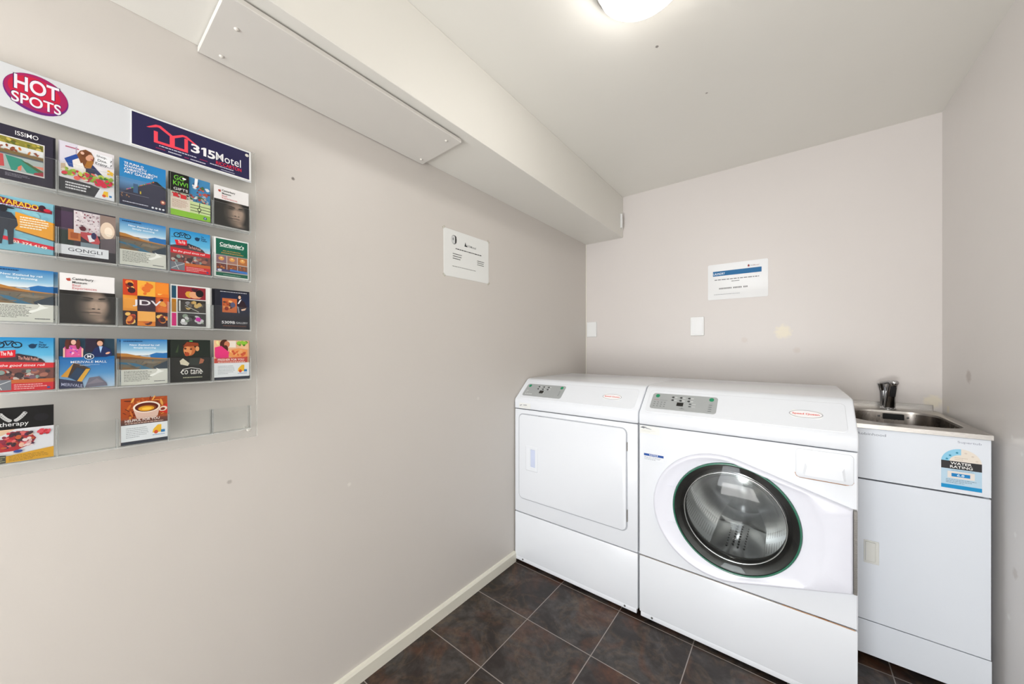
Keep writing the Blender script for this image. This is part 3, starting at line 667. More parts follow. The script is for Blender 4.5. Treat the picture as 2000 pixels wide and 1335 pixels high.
def fill_art(A):
    A.rect(0, 0, 1, 1, '#e4e6e4').rect(.03, .68, .14, .97, '#1f4f68').rect(.03, .35, .14, .66, '#b87a1c').rect(.03, .03, .14, .33, '#d8207a')
    A.rect(.17, .68, .88, .97, '#8a2230').blobs(.18, .69, .87, .96, 12, ['#d8a03a', '#4a2430', '#7a6a9a', '#e0a080', '#b82438', '#3a1a2a'], .05, .12, 131).ell(.58, .78, .13, .08, '#e0a27a', -25).ell(.72, .83, .10, .09, '#1c1418')
    A.rect(.17, .36, .88, .66, '#3a3634').blobs(.30, .38, .87, .65, 16, ['#6a6258', '#1c1a1c', '#a8844a', '#8a8a8c', '#c8a868'], .03, .08, 132).line([(.35, .52), (.70, .38)], .02, '#b8b8b0').rect(.20, .38, .24, .63, '#c8c8c4')
    A.rect(.17, .03, .88, .34, '#3c3c3e').blobs(.18, .04, .87, .33, 16, ['#c8c8ca', '#5a5a5c', '#1c1c1e', '#8a9a8a'], .03, .09, 133).ell(.68, .20, .07, .05, '#c82aa0').ell(.30, .16, .05, .04, '#f0f0f2')
def fill_5308(A):
    A.rect(0, 0, 1, 1, '#1d1f2a').grad(.15, .30, 1, .95, [(0, '#20222c'), (.6, '#1f2a48'), (1, '#1c2338')])
    A.rect(.20, .42, .62, .78, '#c86a3a').blobs(.20, .42, .62, .78, 14, ['#e89a5a', '#8a2a20', '#f0b070', '#5a3a34', '#a8482a'], .03, .08, 141).ell(.50, .62, .07, .07, '#5a5a78')
    A.ell(.70, .86, .055, .05, '#1a1214').ell(.70, .83, .04, .045, '#e0bca4').poly([(.62, .76), (.72, .79), (.84, .72), (.92, .58), (.84, .52), (.66, .58)], '#2a1a24').poly([(.70, .76), (.76, .78), (.68, .66), (.64, .66)], '#e8e8ee').poly([(.74, .52), (.90, .56), (.86, .50), (.76, .48)], '#e0bca4').poly([(.62, .60), (.67, .58), (.70, .42), (.66, .42)], '#8a8a94')
    A.text('5309B', .18, .13, .56, .20, '#e6e6ea', 1.8).text('GALLERY', .59, .14, .94, .185, '#d8d8dc', 1).para(.22, .06, .90, .09, 1, '#7a4a3a', 142, .6, 1).para(.14, .93, .92, .96, 1, '#d0d0d8', 143, .5, 1)
def fill_merivale(A):
    A.rect(0, .62, 1, 1, '#1f3a4c').rect(.45, .72, .80, 1, '#2c2438').grad(0, 0, 1, .64, [(0, '#b8d0e6'), (.45, '#4f94cc'), (.8, '#1c74bc'), (1, '#1866a8')])
    A.ell(.20, .84, .10, .14, '#5a2c24').ell(.24, .92, .045, .05, '#e6b8a4').poly([(.08, .62), (.06, .80), (.12, .86), (.34, .86), (.42, .78), (.40, .62)], '#d85a9a').blobs(.12, .64, .36, .85, 22, ['#e890c0', '#9a4ac0', '#f0b8d8', '#c83a78'], .015, .03, 151).rect(.06, .62, .09, .80, '#e6bca8').rect(.38, .62, .41, .80, '#e6bca8').ell(.13, .88, .04, .10, '#5a2c24').ell(.32, .88, .04, .10, '#5a2c24')
    A.ell(.72, .94, .075, .05, '#2a1814').ell(.72, .90, .055, .055, '#dca88c').poly([(.54, .66), (.62, .80), (.70, .84), (.80, .84), (.92, .78), (.96, .66), (.84, .62), (.60, .62)], '#1a2a5a').poly([(.70, .84), (.77, .84), (.73, .70)], '#a8c8ec').ell(.87, .70, .05, .02, '#dca88c', 30)
    A.poly([(.02, .24), (.24, .50), (.36, .48), (.14, .22)], '#d89a30').poly([(.24, .50), (.40, .46), (.55, .38), (.30, .42), (.14, .22), (.24, .18), (.30, .30)], '#3c2c28').poly([(.30, .14), (.46, .38), (.54, .38), (.38, .12)], '#e0a838').poly([(.16, .22), (.30, .42), (.44, .36), (.30, .14)], '#1c3a5a')
    A.poly([(0, 0), (.42, 0), (.40, .12), (0, .20)], '#2a3050').text('MERIVALE', .03, .06, .40, .12, '#b8bcd8', .5, 0, -.05).poly([(.44, 0), (.86, .02), (.84, .08), (.70, .22), (.52, .20)], '#6f6c7c').poly([(.46, .06), (.66, .18), (.80, .10)], '#85808c')
    A.ell(.52, .63, .09, .06, '#e8eef4', n=28).ell(.52, .63, .08, .05, '#2a3a52', n=28).text('M', .485, .605, .555, .66, '#f2f4f8', 1)
    A.text('MERIVALE MALL', .19, .50, .85, .545, '#eef4fa', .6).para(.35, .44, .72, .475, 2, '#c0d8ee', 152, .4, .5)
def fill_tane(A):
    A.rect(0, 0, 1, 1, '#1b1d1b').rect(0, .60, 1, 1, '#1f2822').poly([(.12, .70), (.20, .90), (.18, .70)], '#3a4a30')
    A.ell(.50, .86, .22, .10, '#2a1c14', n=24).ell(.46, .76, .15, .14, '#b8683a').ell(.42, .73, .10, .11, '#d8905a').ell(.40, .66, .06, .05, '#a8482a').ell(.66, .79, .05, .06, '#d89a68').ell(.36, .79, .03, .02, '#4a2416').ell(.50, .78, .03, .02, '#5a2c1c').poly([(.30, .84), (.70, .86), (.68, .93), (.40, .95)], '#8a3a1c').ell(.36, .70, .02, .015, '#7a301c')
    A.poly([(.22, .50), (.30, .56), (.46, .44), (.42, .38), (.24, .42)], '#d8d0b8').poly([(.46, .56), (.74, .56), (.70, .38), (.46, .40)], '#2c3430').poly([(.74, .56), (.84, .52), (.80, .44), (.70, .42)], '#a8664a')
    A.text('co tane', .26, .18, .78, .30, '#eceae4', .3, .4).line([(.24, .22), (.30, .30), (.50, .335), (.72, .30), (.80, .22)], .018, '#eceae4').para(.30, .085, .78, .12, 1, '#b8b89a', 161, .6, 1).rect(.46, .96, .54, .98, '#5ac06a')
def fill_fresher(A):
    A.rect(0, .40, 1, 1, '#e8b890').blobs(.6, .85, 1, 1, 10, ['#6a9a2a', '#8ac03a', '#4a7a24'], .05, .09, 171).blobs(.0, .85, .3, 1, 6, ['#d8c86a', '#e8dc9a'], .04, .07, 172).rect(.35, .82, .62, .99, '#e6dccf')
    A.ell(.28, .90, .12, .12, '#4a2418').ell(.36, .90, .08, .08, '#c87a5a').ell(.32, .78, .07, .10, '#4a2418').poly([(.02, .82), (.20, .86), (.42, .70), (.40, .55), (.10, .50), (.02, .60)], '#e0387a').poly([(.40, .62), (.44, .76), (.70, .80), (.96, .76), (.96, .56), (.50, .56)], '#e89a5a').blobs(.42, .58, .96, .80, 18, ['#f2c07a', '#d8683a', '#e8a86a', '#c8583a'], .03, .07, 173)
    A.poly([(0, .40), (.95, .44), (.96, .58), (0, .54)], '#c84a3c').text('FRESHER FOR YOU', .10, .48, .85, .535, '#f8ece6', 1.2).para(.10, .43, .88, .465, 1, '#f0c8b8', 174, .6, 1)
    fill_4(A)
def fill_4(A):
    A.rect(0, .07, 1, .425, '#e8ecf0').poly([(0, 0), (1, 0), (1, .075), (0, .065)], '#2c3442')
    A.para(.10, .14, .58, .37, 6, '#a2a8ae', 175, .35)
    A.poly([(.66, .20), (.68, .28), (.78, .37), (.86, .37), (.86, .20)], '#f2bc2a').ell(.74, .21, .045, .04, '#d8502a').rect(.85, .19, .94, .25, '#2a80bc').para(.66, .135, .94, .165, 1, '#7a9ac8', 176, .5, 1)
def fill_therapy(A):
    A.rect(0, 0, 1, 1, '#e6d8cc').rect(0, .60, 1, 1, '#131314').ell(.80, .78, .12, .07, '#1c1c20')
    for sx in (1, -1):
        for i in range(7):
            x = .36 + sx * (.05 + .022 * i); y = .76 + .012 * i * (1 + i * .12)
            A.ell(x, y, .035, .028, '#c0c2c2', 60 * sx, 10).ell(x + sx * .012, y + .004, .022, .012, '#6f7272', 60 * sx, 8)
    A.text('therapy', .16, .635, .60, .735, '#e2e4e4', .3)
    A.poly([(0, .60), (1, .60), (1, .16), (.3, .12), (0, .16)], '#dfe0e6').poly([(0, .60), (.4, .60), (.2, .50), (0, .48)], '#e0c0a0')
    A.poly([(.0, .30), (.20, .42), (.42, .56), (.60, .54), (.72, .40), (.66, .30), (.40, .20), (.10, .20)], '#b8222c').blobs(.14, .22, .70, .56, 44, ['#d8303a', '#8a1c3a', '#e86a6a', '#5a1a4a', '#c85a2a', '#e8b8a0', '#3a1c2a'], .03, .07, 181).blobs(.72, .44, .98, .58, 12, ['#c8202c', '#e04a5a', '#4a1a3a'], .03, .06, 182).blobs(.45, .26, .70, .44, 10, ['#ecd8d8', '#d8a8a8'], .02, .05, 183)
    A.ell(.44, .19, .07, .028, '#2a4a9a').poly([(.26, 0), (1, 0), (1, .20), (.70, .17), (.26, .12)], '#d8a020').para(.30, .02, .92, .13, 4, '#8a6a1c', 184, .35).poly([(0, 0), (.26, 0), (.26, .14), (0, .16)], '#4a4c44').para(.02, .02, .25, .13, 3, '#b8b48a', 185, .3, 1)
def fill_coffee(A):
    A.rect(0, .42, 1, 1, '#a84a1e').blobs(0, .55, 1, 1, 40, ['#c86a2a', '#7a2c14', '#d88a3a', '#5a2418', '#b85a2a', '#e0a050'], .05, .12, 191, .3).poly([(.80, .72), (1, .84), (1, .60), (.82, .66)], '#c83024')
    A.ell(.90, .72, .095, .055, '#e2cdbc', 20).ell(.895, .715, .055, .030, '#7a2a1c', 20)
    A.poly([(.25, .76), (.32, .56), (.42, .49), (.66, .49), (.78, .58), (.83, .78)], '#d6b6a8').ell(.54, .79, .295, .125, '#ecdccb', n=32).ell(.54, .785, .255, .100, '#5a1c12', n=32).ell(.54, .765, .20, .068, '#8a4a18', n=28).ell(.53, .755, .17, .055, '#d89a24', n=28).ell(.54, .75, .11, .03, '#f0c040', n=20)
    A.grad(0, .42, 1, .54, [(0, '#4c3432'), (1, '#7a3c28')]).text('HELPFUL FOR YOU', .08, .485, .82, .54, '#f4ece6', 1.2, 0, .01).para(.08, .44, .90, .47, 1, '#d8b8a8', 192, .6, 1)
    fill_4(A)

FILL = {
 'rail': (fill_rail, '#2a6ea6'), 'museum': (fill_museum, '#c9c9c9'), 'issimo': (fill_issimo, '#2a2638'), 'shop': (fill_shop, '#c9ccd4'), 'gallery': (fill_gallery, '#2a7cb4'),
 'kiwi': (fill_kiwi, '#2a2c28'), 'alvarado': (fill_alvarado, '#3f7f86'), 'gongli': (fill_gongli, '#3a3440'), 'pedal': (fill_pedal, '#2f80b4'), 'coriander': (fill_coriander, '#e8eae8'),
 'jdv': (fill_jdv, '#4a5a3a'), 'art': (fill_art, '#e4e6e4'), 'g5308': (fill_5308, '#1d1f2a'), 'merivale': (fill_merivale, '#2a3448'), 'tane': (fill_tane, '#1b1d1b'),
 'fresher': (fill_fresher, '#d8d4cc'), 'therapy': (fill_therapy, '#1c1c1e'), 'coffee': (fill_coffee, '#7a3020')}
EDGE = {k: mat('brochure_edge', v[1], 0.5) for k, v in FILL.items()}
PROTO = {}
def brochure(kind, ri, ci, label, group=None, dy=0.0, dz=0.0, x=.0125, w=BW, h=BH):
    y, s = rk(COLY[ci] + dy, ROWZ[ri] + dz, x + .004)
    loc = RK + Vector((x * math.cos(TILT) - s * math.sin(TILT), y - RK.y, s * math.cos(TILT) + x * math.sin(TILT)))
    if kind not in PROTO:
        e = thing('brochure', tuple(loc), label, 'brochure', group, (0, -TILT, 0))
        MB().box(0, .0032, 0, w, 0, h).build('pages', EDGE[kind], e)
        A = Art(w, h); FILL[kind][0](A); A.build('cover', e, (.0033, 0, 0), (0, 1, 0), (0, 0, 1))
        PROTO[kind] = e
        return e
    src = PROTO[kind]; e = src.copy(); COL.objects.link(e)
    e.location = loc
    if 'group' in e: del e['group']
    tag(e, label, 'brochure', group)
    for ch in src.children:
        c = ch.copy(); COL.objects.link(c); c.parent = e
    return e
rows = ['top', 'second', 'third', 'fourth', 'bottom']
spec = [
 ('issimo', 0, 0, 'dark brochure with a white-framed food photo, top row, far left of the rack', .0035),
 ('shop', 0, 1, 'brochure with a woman leaning over colourful vegetables, top row of the rack', -.0015),
 ('gallery', 0, 2, 'blue brochure with white text over a dark gabled building, top row', None),
 ('kiwi', 0, 3, 'brochure with black corner block, green lettering and street map, top row', -.0035),
 ('museum', 0, 4, 'brochure with white heading over a dark face, top row, far right', .0015),
 ('alvarado', 1, 0, 'light blue and orange brochure with a man in a hat, second row, far left', .0022),
 ('gongli', 1, 1, 'plum-coloured restaurant brochure with a white name box, second row', -.0080),
 ('rail', 1, 2, 'blue-sky mountain river rail brochure in the middle of the second row', None),
 ('pedal', 1, 3, 'red and blue cycling brochure in the second row, beside the green one', -.0015),
 ('coriander', 1, 4, 'green brochure with white border and small photos, second row, far right', -.0040),
 ('rail', 2, 0, 'blue-sky mountain river rail brochure in the third row, far left', .0060),
 ('museum', 2, 1, 'brochure with white heading over a dark face, third row beside the rail one', .0015),
 ('jdv', 2, 2, 'orange nine-square photo collage brochure, middle of the third row', None),
 ('art', 2, 3, 'white-bordered brochure with blue, ochre and pink blocks and three art photos, third row', .0035),
 ('g5308', 2, 4, 'dark navy gallery brochure with a person beside a painting, third row, far right', -.0060),
 ('pedal', 3, 0, 'red and blue cycling brochure in the fourth row, far left', .0025),
 ('merivale', 3, 1, 'blue brochure with a woman in pink and a suited man, fourth row', -.0012),
 ('rail', 3, 2, 'blue-sky mountain river rail brochure in the middle of the fourth row', -.0060),
 ('tane', 3, 3, 'black brochure with a warm-lit face and white script name, fourth row', -.0055),
 ('fresher', 3, 4, 'brochure with a pink-dressed person above a white panel, fourth row, far right', .0025),
 ('therapy', 4, 0, 'black brochure with white wings above a red berry dessert, bottom row', None),
 ('coffee', 4, 2, 'brown brochure with a coffee cup, alone in the bottom row', None),
]
shift = {(0, 0): .000, (2, 2): .005, (1, 1): .000, (2, 0): .0, (4, 2): .002}
for kind, ri, ci, lab, back in spec:
    d = shift.get((ri, ci), .0)
    sfx = 0.0
    if kind == 'g5308': d = .002
    if kind == 'gongli': d = .002
    if kind in ('rail',) and ri == 3: d = .002
    brochure(kind, ri, ci, lab, 'brochures in the rack', d, sfx)
    if back is not None:
        where = 'right' if back > 0 else 'left'
        short = {'issimo': 'dark food-photo', 'shop': 'vegetable-stall', 'kiwi': 'street-map', 'museum': 'dark-face', 'alvarado': 'light blue and orange', 'gongli': 'plum-coloured', 'pedal': 'red cycling', 'coriander': 'green', 'rail': 'mountain rail', 'art': 'three-photo art', 'g5308': 'dark navy gallery', 'merivale': 'blue fashion', 'tane': 'black face', 'fresher': 'pink-dress'}[kind]
        brochure(kind, ri, ci, 'spare %s brochure peeping out %s behind the front copy, %s row' % (short, where, rows[ri]), 'brochures in the rack', d + back, .0008 if ri in (0, 3) else 0.0, .0062)

# ------------------------------------------------------------------ machines
YF, YB = -.905, -.222
def machine_base(name, X0, X1, label, cat):
    t = thing(name, ((X0 + X1) / 2, (YF + YB) / 2, 0), label, cat)
    def mb(): return MB(off=t.location)
    # hollow cabinet shell
    b = mb()
    b.box(X0, X0 + .006, YF + .020, YB, .030, .862); b.box(X1 - .006, X1, YF + .020, YB, .030, .862)
    b.box(X0, X1, YB - .004, YB, .030, .862); b.box(X0, X1, YF + .020, YB, .030, .036)
    b.build('cabinet', M['enamel'], t)
    # lower panel with folded flange
    b = mb(); b.box(X0 + .001, X1 - .001, YF, YF + .019, .036, .2845, bevel=.004, seg=2); b.box(X0 + .006, X1 - .006, YF + .001, YF + .018, .016, .040, bevel=.003, seg=2)
    b.build('lower_panel', M['enamel'], t, auto=35)
    for x in (X0 + .055, X1 - .060):
        b = mb(); b.lathe([(.0045, 0), (.0045, -.002), (.0002, -.0028)], (x, YF + .001, .028), 'Y', 14, cap1=True); b.build('screw', M['screw'], t)
    for x in (X0 + .05, X1 - .05):
        for y in (YF + .06, YB - .06):
            b = mb(); b.lathe([(.018, 0), (.018, .012), (.010, .014), (.010, .034)], (x, y, 0), 'Z', 20, cap0=True, cap1=True); b.build('foot', M['dark'], t)
    # console lid, side profile (y,z)
    prof = [(YF - .001, .8645), (YF - .002, .905), (YF + .002, .918)]
    A_, B_ = Vector((YF + .002, .915)), Vector((-.792, 1.013))
    prof += [(-.797, 1.008), (-.789, 1.0155), (-.778, 1.021), (-.764, 1.0245), (-.26, 1.0260), (YB, 1.020), (YB, .8645)]
    b = mb(); b.prism(prof, 0, X0 - .001, X1 + .001, bevel=.006, seg=3); b.build('console_lid', M['enamel'], t, auto=50)
    # raised lip round the lid
    return t, mb
# slope frame: from the front edge upwards
SA = Vector((0, YF + .002, .918)); SBv = Vector((0, -.797, 1.008))
sv = (SBv - SA).normalized(); sn = Vector((1, 0, 0)).cross(sv)
SLEN = (SBv - SA).length
def slope_plate(mb, t, name, x0, x1, s0, s1, r, thick, m, lift=0.0):
    pts = rrect(x0, x1, s0, s1, r)
    def P(p, d): return tuple(Vector((p[0], 0, 0)) + SA + sv * p[1] + sn * d)
    b = mb(); inner = rrect(x0 + thick * .8, x1 - thick * .8, s0 + thick * .8, s1 - thick * .8, max(.001, r - thick * .8))
    b.loft([[P(p, lift - .0005) for p in pts], [P(p, lift + thick * .5) for p in pts], [P(p, lift + thick) for p in inner]], cap0=True, cap1=True)
    return b.build(name, m, t)
def s_art(A, mb, t, parent, name, x0, s0, lift):
    return A.build(name, parent, Vector((x0, 0, 0)) + SA + sv * s0 + sn * lift - t.location, (1, 0, 0), sv)
def badge(mb, t, cx, cs):
    w_, h_ = .094, .036
    slope_plate(mb, t, 'badge', cx - w_ / 2, cx + w_ / 2, cs - h_ / 2, cs + h_ / 2, h_ / 2 - .0005, .001, M['paper'], .0018)
    A = Art(w_, h_)
    A.ell(.5, .5, .5, .5, '#9ea0a8', n=40).ell(.5, .5, .475, .45, '#f0eef0', n=40).text('Speed Queen', .10, .36, .90, .64, '#d8402c', 2.5)
    s_art(A, mb, t, t, 'badge_print', cx - w_ / 2, cs - h_ / 2, .0030)
def panel_print(mb, t, x0, x1, s0, s1, washer):
    w_, h_ = x1 - x0, s1 - s0
    cp = slope_plate(mb, t, 'control_panel', x0, x1, s0, s1, .012, .0016, M['grey_panel'], .0018)
    A = Art(w_, h_)
    for row in (0, 1):
        for i in range(3):
            bx, by = (.31 + .125 * i, .80 - .185 * row)
            A.poly([(bx, by), (bx + .022, by + .05), (bx + .045, by + .05), (bx + .045, by - .05), (bx + .022, by - .05)], '#3a3c3c').rect(bx + .055, by - .03, bx + .095, by + .03, '#c9cdcc')
    if washer:
        for r_ in range(3):
            for i in range(4): A.rect(.05 + .055 * i, .40 - .13 * r_, .075 + .055 * i, .45 - .13 * r_, '#868a8a')
        A.rect(.04, .55, .12, .57, '#b07078').rect(.14, .55, .26, .565, '#7f8383')
        for r_ in (0, 1): A.rect(.60, .42 - .15 * r_, .635, .48 - .15 * r_, '#55595a').rect(.65, .43 - .15 * r_, .70, .47 - .15 * r_, '#c9cdcc')
        for i in range(4): A.rect(.885, .48 - .12 * i, .935, .505 - .12 * i, '#6f7474')
        A.rect(.47, .12, .55, .135, '#6f7474').poly([(.50, .15), (.51, .19), (.52, .15)], '#6f7474')
    else:
        for i in range(4): A.rect(.06 + .05 * i, .13, .095 + .05 * i, .19, '#d4d8d7')
        A.rect(.06, .40, .11, .45, '#ccd0cf').rect(.06, .30, .09, .34, '#ccd0cf').rect(.50, .40, .54, .48, '#c4c8c7').rect(.50, .26, .54, .34, '#c4c8c7')
        for i in range(4): A.rect(.90, .50 - .10 * i, .93, .53 - .10 * i, '#6f7474')
    s_art(A, mb, t, cp, 'printed_symbols', x0, s0, .0036)
    sx = x0 + w_ * (.415 if washer else .41); ss = s0 + h_ * .28
    d = slope_plate(mb, t, 'display', sx, sx + .026, ss, ss + .020, .001, .0012, M['display'], .0034); d.parent = cp
    for gx in (x0 + w_ * .085, x1 - w_ * .085):
        g = slope_plate(mb, t, 'button', gx - .0085, gx + .0085, s0 + h_ * .72, s0 + h_ * .93, .008, .0010, M['green'], .0034); g.parent = cp
def sticker(A, t, name, x0, z0, y=YF): return A.build(name, t, Vector((x0, y, z0)) - t.location, (1, 0, 0), (0, 0, 1))

# ---- dryer
DX0, DX1 = .005, .6955
dr, mb = machine_base('tumble_dryer', DX0, DX1, 'white tumble dryer with square door, standing against the left wall', 'dryer')
b = mb(); b.box(DX0 + .001, DX1 - .001, YF, YF + .019, .2885, .8615, bevel=.004, seg=2); b.build('front_panel', M['enamel'], dr, auto=35)
def rr_plate(mbf, x0, x1, z0, z1, r, y0, y1, bev):
    b = mbf(); o_ = rrect(x0, x1, z0, z1, r); i_ = rrect(x0 + bev, x1 - bev, z0 + bev, z1 - bev, max(.001, r - bev)); mid = rrect(x0 + bev * .3, x1 - bev * .3, z0 + bev * .3, z1 - bev * .3, max(.001, r - bev * .3))
    b.loft([[(p[0], y0, p[1]) for p in o_], [(p[0], y1 + bev, p[1]) for p in o_], [(p[0], y1 + bev * .3, p[1]) for p in mid], [(p[0], y1, p[1]) for p in i_]], cap0=True, cap1=True); return b
rr_plate(mb, .034, .6485, .3665, .8395, .028, YF + .002, YF - .0022, .0015).build('door_seal', M['groove'], dr)
door = rr_plate(mb, .0385, .6440, .371, .8350, .024, YF + .001, YF - .0065, .004).build('door', M['enamel'], dr, auto=40)
# handle: raised surround with recess
hb = mb(); o1 = rrect(.085, .165, .532, .668, .006); o2 = rrect(.089, .161, .536, .664, .005); i1 = rrect(.116, .149, .552, .652, .004); i2 = rrect(.118, .147, .556, .650, .003)
hb.loft([[(p[0], YF - .0063, p[1]) for p in o1], [(p[0], YF - .0095, p[1]) for p in o2], [(p[0], YF - .0095, p[1]) for p in i1], [(p[0], YF - .0068, p[1]) for p in i2]]); hd_ = hb.build('handle', M['enamel'], door)
b = mb(); b.box(.117, .148, YF - .0069, YF - .0066, .554, .651); b.build('handle_recess', M['slot_blue'], door)
for z0, z1 in ((.735, .775), (.415, .470)):
    b = mb(); b.box(.6455, .6500, YF - .0050, YF + .001, z0, z1, bevel=.0008, seg=1); b.build('hinge', M['hinge'], dr)
A = Art(.60, .02); A.poly([(.20, .4), (.215, .75), (.25, .75), (.27, .4)], '#85868c'); sticker(A, dr, 'scuff_mark', .038, .822, YF - .0027)
slope_plate(mb, dr, 'fascia', .030, .672, .008, SLEN - .006, .014, .0018, M['enamel'])
panel_print(mb, dr, .038, .286, .026, .118, False)
badge(mb, dr, .553, .072)
A = Art(.078, .030); A.rect(0, 0, 1, 1, '#e2e4e3').poly([(.04, .52), (.22, .70), (.30, .62), (.10, .42)], '#8f9296').poly([(.34, .66), (.66, .72), (.70, .60), (.38, .56)], '#74777c').para(.12, .16, .90, .44, 2, '#d0d0c8', 201, .4); sticker(A, dr, 'dealer_label', .036, .868, YF - .0022)

# ---- washer
WX0, WX1 = .7005, 1.4015
ws, mb = machine_base('washing_machine', WX0, WX1, 'white front-loading washing machine with large round glass door', 'washing machine')
GC = (1.053, .553); GR = .2077
def rect_ring(x0, x1, z0, z1, c, n):
    pts = []
    corners = [math.atan2(zc - c[1], xc - c[0]) % (2 * math.pi) for xc, zc in ((x1, z1), (x0, z1), (x0, z0), (x1, z0))]
    angs = [2 * math.pi * i / n for i in range(n)]
    for ca in corners:
        k = min(range(n), key=lambda i: abs(angs[i] - ca)); angs[k] = ca
    for a in angs:
        dx, dz = math.cos(a), math.sin(a)
        tx = ((x1 - c[0]) if dx > 0 else (x0 - c[0])) / dx if abs(dx) > 1e-9 else 1e9
        tz = ((z1 - c[1]) if dz > 0 else (z0 - c[1])) / dz if abs(dz) > 1e-9 else 1e9
        t_ = min(tx, tz); pts.append((c[0] + dx * t_, c[1] + dz * t_))
    return pts, angs
out, angs = rect_ring(WX0 + .001, WX1 - .001, .2885, .8615, GC, 96)
out2, _ = rect_ring(WX0 + .004, WX1 - .004, .2915, .8585, GC, 96)
hole = [(GC[0] + (GR - .006) * math.cos(a), GC[1] + (GR - .006) * math.sin(a)) for a in angs]
b = mb(); b.loft([[(p[0], YF + .019, p[1]) for p in out], [(p[0], YF + .003, p[1]) for p in out], [(p[0], YF, p[1]) for p in out2], [(p[0], YF, p[1]) for p in hole], [(p[0], YF + .019, p[1]) for p in hole]], close=True)
b.build('front_panel', M['enamel'], ws, auto=35)
# door frame: hull of a circle and the hinge edge
BC, BR = (1.006, .545), .241
circ = [(BC[0] + BR * math.cos(2 * math.pi * i / 180), BC[1] + BR * math.sin(2 * math.pi * i / 180)) for i in range(180)] + [(1.389, .678), (1.389, .408)]
def hull(pts):
    pts = sorted(pts)
    def half(P):
        h = []
        for p in P:
            while len(h) > 1 and (h[-1][0] - h[-2][0]) * (p[1] - h[-2][1]) - (h[-1][1] - h[-2][1]) * (p[0] - h[-2][0]) <= 0: h.pop()
            h.append(p)
        return h[:-1]
    return half(pts) + half(pts[::-1])
H = hull(circ)
def ray(a, P, c):
    dx, dz = math.cos(a), math.sin(a); best = None
    for i in range(len(P)):
        p, q = P[i], P[(i + 1) % len(P)]; ex, ez = q[0] - p[0], q[1] - p[1]
        den = dx * ez - dz * ex
        if abs(den) < 1e-12: continue
        t_ = ((p[0] - c[0]) * ez - (p[1] - c[1]) * ex) / den; u_ = ((p[0] - c[0]) * dz - (p[1] - c[1]) * dx) / den
        if t_ > 0 and -1e-6 <= u_ <= 1 + 1e-6: best = t_ if best is None else max(best, t_)
    return best
N = 192
cor = [math.atan2(z - GC[1], x - GC[0]) % (2 * math.pi) for x, z in ((1.389, .678), (1.389, .408))]
an = [2 * math.pi * i / N for i in range(N)]
for ca in cor:
    k = min(range(N), key=lambda i: abs(an[i] - ca)); an[k] = ca
Ro = [ray(a, H, GC) for a in an]
dish = [math.hypot(0, 0) for _ in an]
DC, DR = (1.050, .549), .272
def dish_r(a):
    dx, dz = math.cos(a), math.sin(a); ox, oz = GC[0] - DC[0], GC[1] - DC[1]
    B2 = ox * dx + oz * dz; return -B2 + math.sqrt(B2 * B2 - (ox * ox + oz * oz) + DR * DR)
def ringp(rs, y): return [(GC[0] + r * math.cos(a), y, GC[1] + r * math.sin(a)) for r, a in zip(rs, an)]
r_d = [min(R - .012, dish_r(a)) for R, a in zip(Ro, an)]
b = mb()
b.loft([ringp(Ro, YF + .0005), ringp([r - .001 for r in Ro], YF - .012), ringp([r - .004 for r in Ro], YF - .018), ringp([r - .009 for r in Ro], YF - .020),
        ringp(r_d, YF - .020), ringp([r - .004 for r in r_d], YF - .0185), ringp([.5 * r + .5 * GR for r in r_d], YF - .014), ringp([GR + .006] * N, YF - .013), ringp([GR + .002] * N, YF - .012), ringp([GR + .001] * N, YF + .0005)])
door = b.build('door', M['enamel_door'], ws, auto=45)
# grab notches on the left of the ring
for dz in (.075, -.075):
    b = mb(); a0 = math.asin(dz / .225)
    b.box(GC[0] - .228, GC[0] - .196, YF - .0158, YF - .0125, GC[1] + dz - .0012, GC[1] + dz + .0012); b.build('grab_edge', M['enamel_door'], door)
c3 = (GC[0], YF, GC[1])
b = mb(); b.lathe([(GR + .001, -.013), (GR - .0005, -.0185), (GR - .0035, -.0195), (GR - .0055, -.018), (GR - .0055, -.011), (GR + .001, -.011)], c3, 'Y', 128, close=True); b.build('glass_edge', M['green_glass'], door, smooth=True)
b = mb(); b.lathe([(GR - .0055, -.0175), (.180, -.024), (.150, -.029), (.110, -.034), (.060, -.037), (.0005, -.038)], c3, 'Y', 128, cap1=True); b.build('outer_glass', M['glass'], door, smooth=True)
b = mb(); b.lathe([(GR - .010, -.012), (.180, -.006), (.160, .004), (.148, .028), (.140, .070), (.125, .100), (.095, .116), (.050, .122), (.0005, .123)], c3, 'Y', 128, cap1=True); b.build('glass_bowl', M['glass'], door, smooth=True)
b = mb(); b.lathe([(.1655, -.002), (.168, -.0035), (.1705, -.002), (.1705, .003), (.1655, .003)], c3, 'Y', 128, close=True); b.build('glass_highlight_ring', M['chrome'], door, smooth=True)  # added chrome ring imitating the bright highlight round the glass bowl
b = mb(); b.lathe([(GR - .002, -.010), (.186, -.004), (.180, .000), (.178, .012), (.170, .016), (.168, .040), (.176, .060), (.215, .062), (.215, .030), (GR - .007, .022)], c3, 'Y', 128); b.build('gasket', M['gasket'], ws, smooth=True)
dl = MB(off=(GC[0], YF + .06, GC[1]))
dl.lathe([(.176, .005), (.238, .012), (.240, .02), (.240, .40)], (GC[0], YF + .06, GC[1]), 'Y', 96)
dm = dl.build('drum', M['drum'], ws, smooth=True); dm.location = Vector((GC[0], YF + .06, GC[1])) - ws.location
dl = MB(off=(GC[0], YF + .06, GC[1])); dl.lathe([(.240, .40), (.150, .405), (.140, .380), (.0005, .375)], (GC[0], YF + .06, GC[1]), 'Y', 96, cap1=True)
o = dl.build('drum_back', M['drum_plain'], dm, smooth=True)
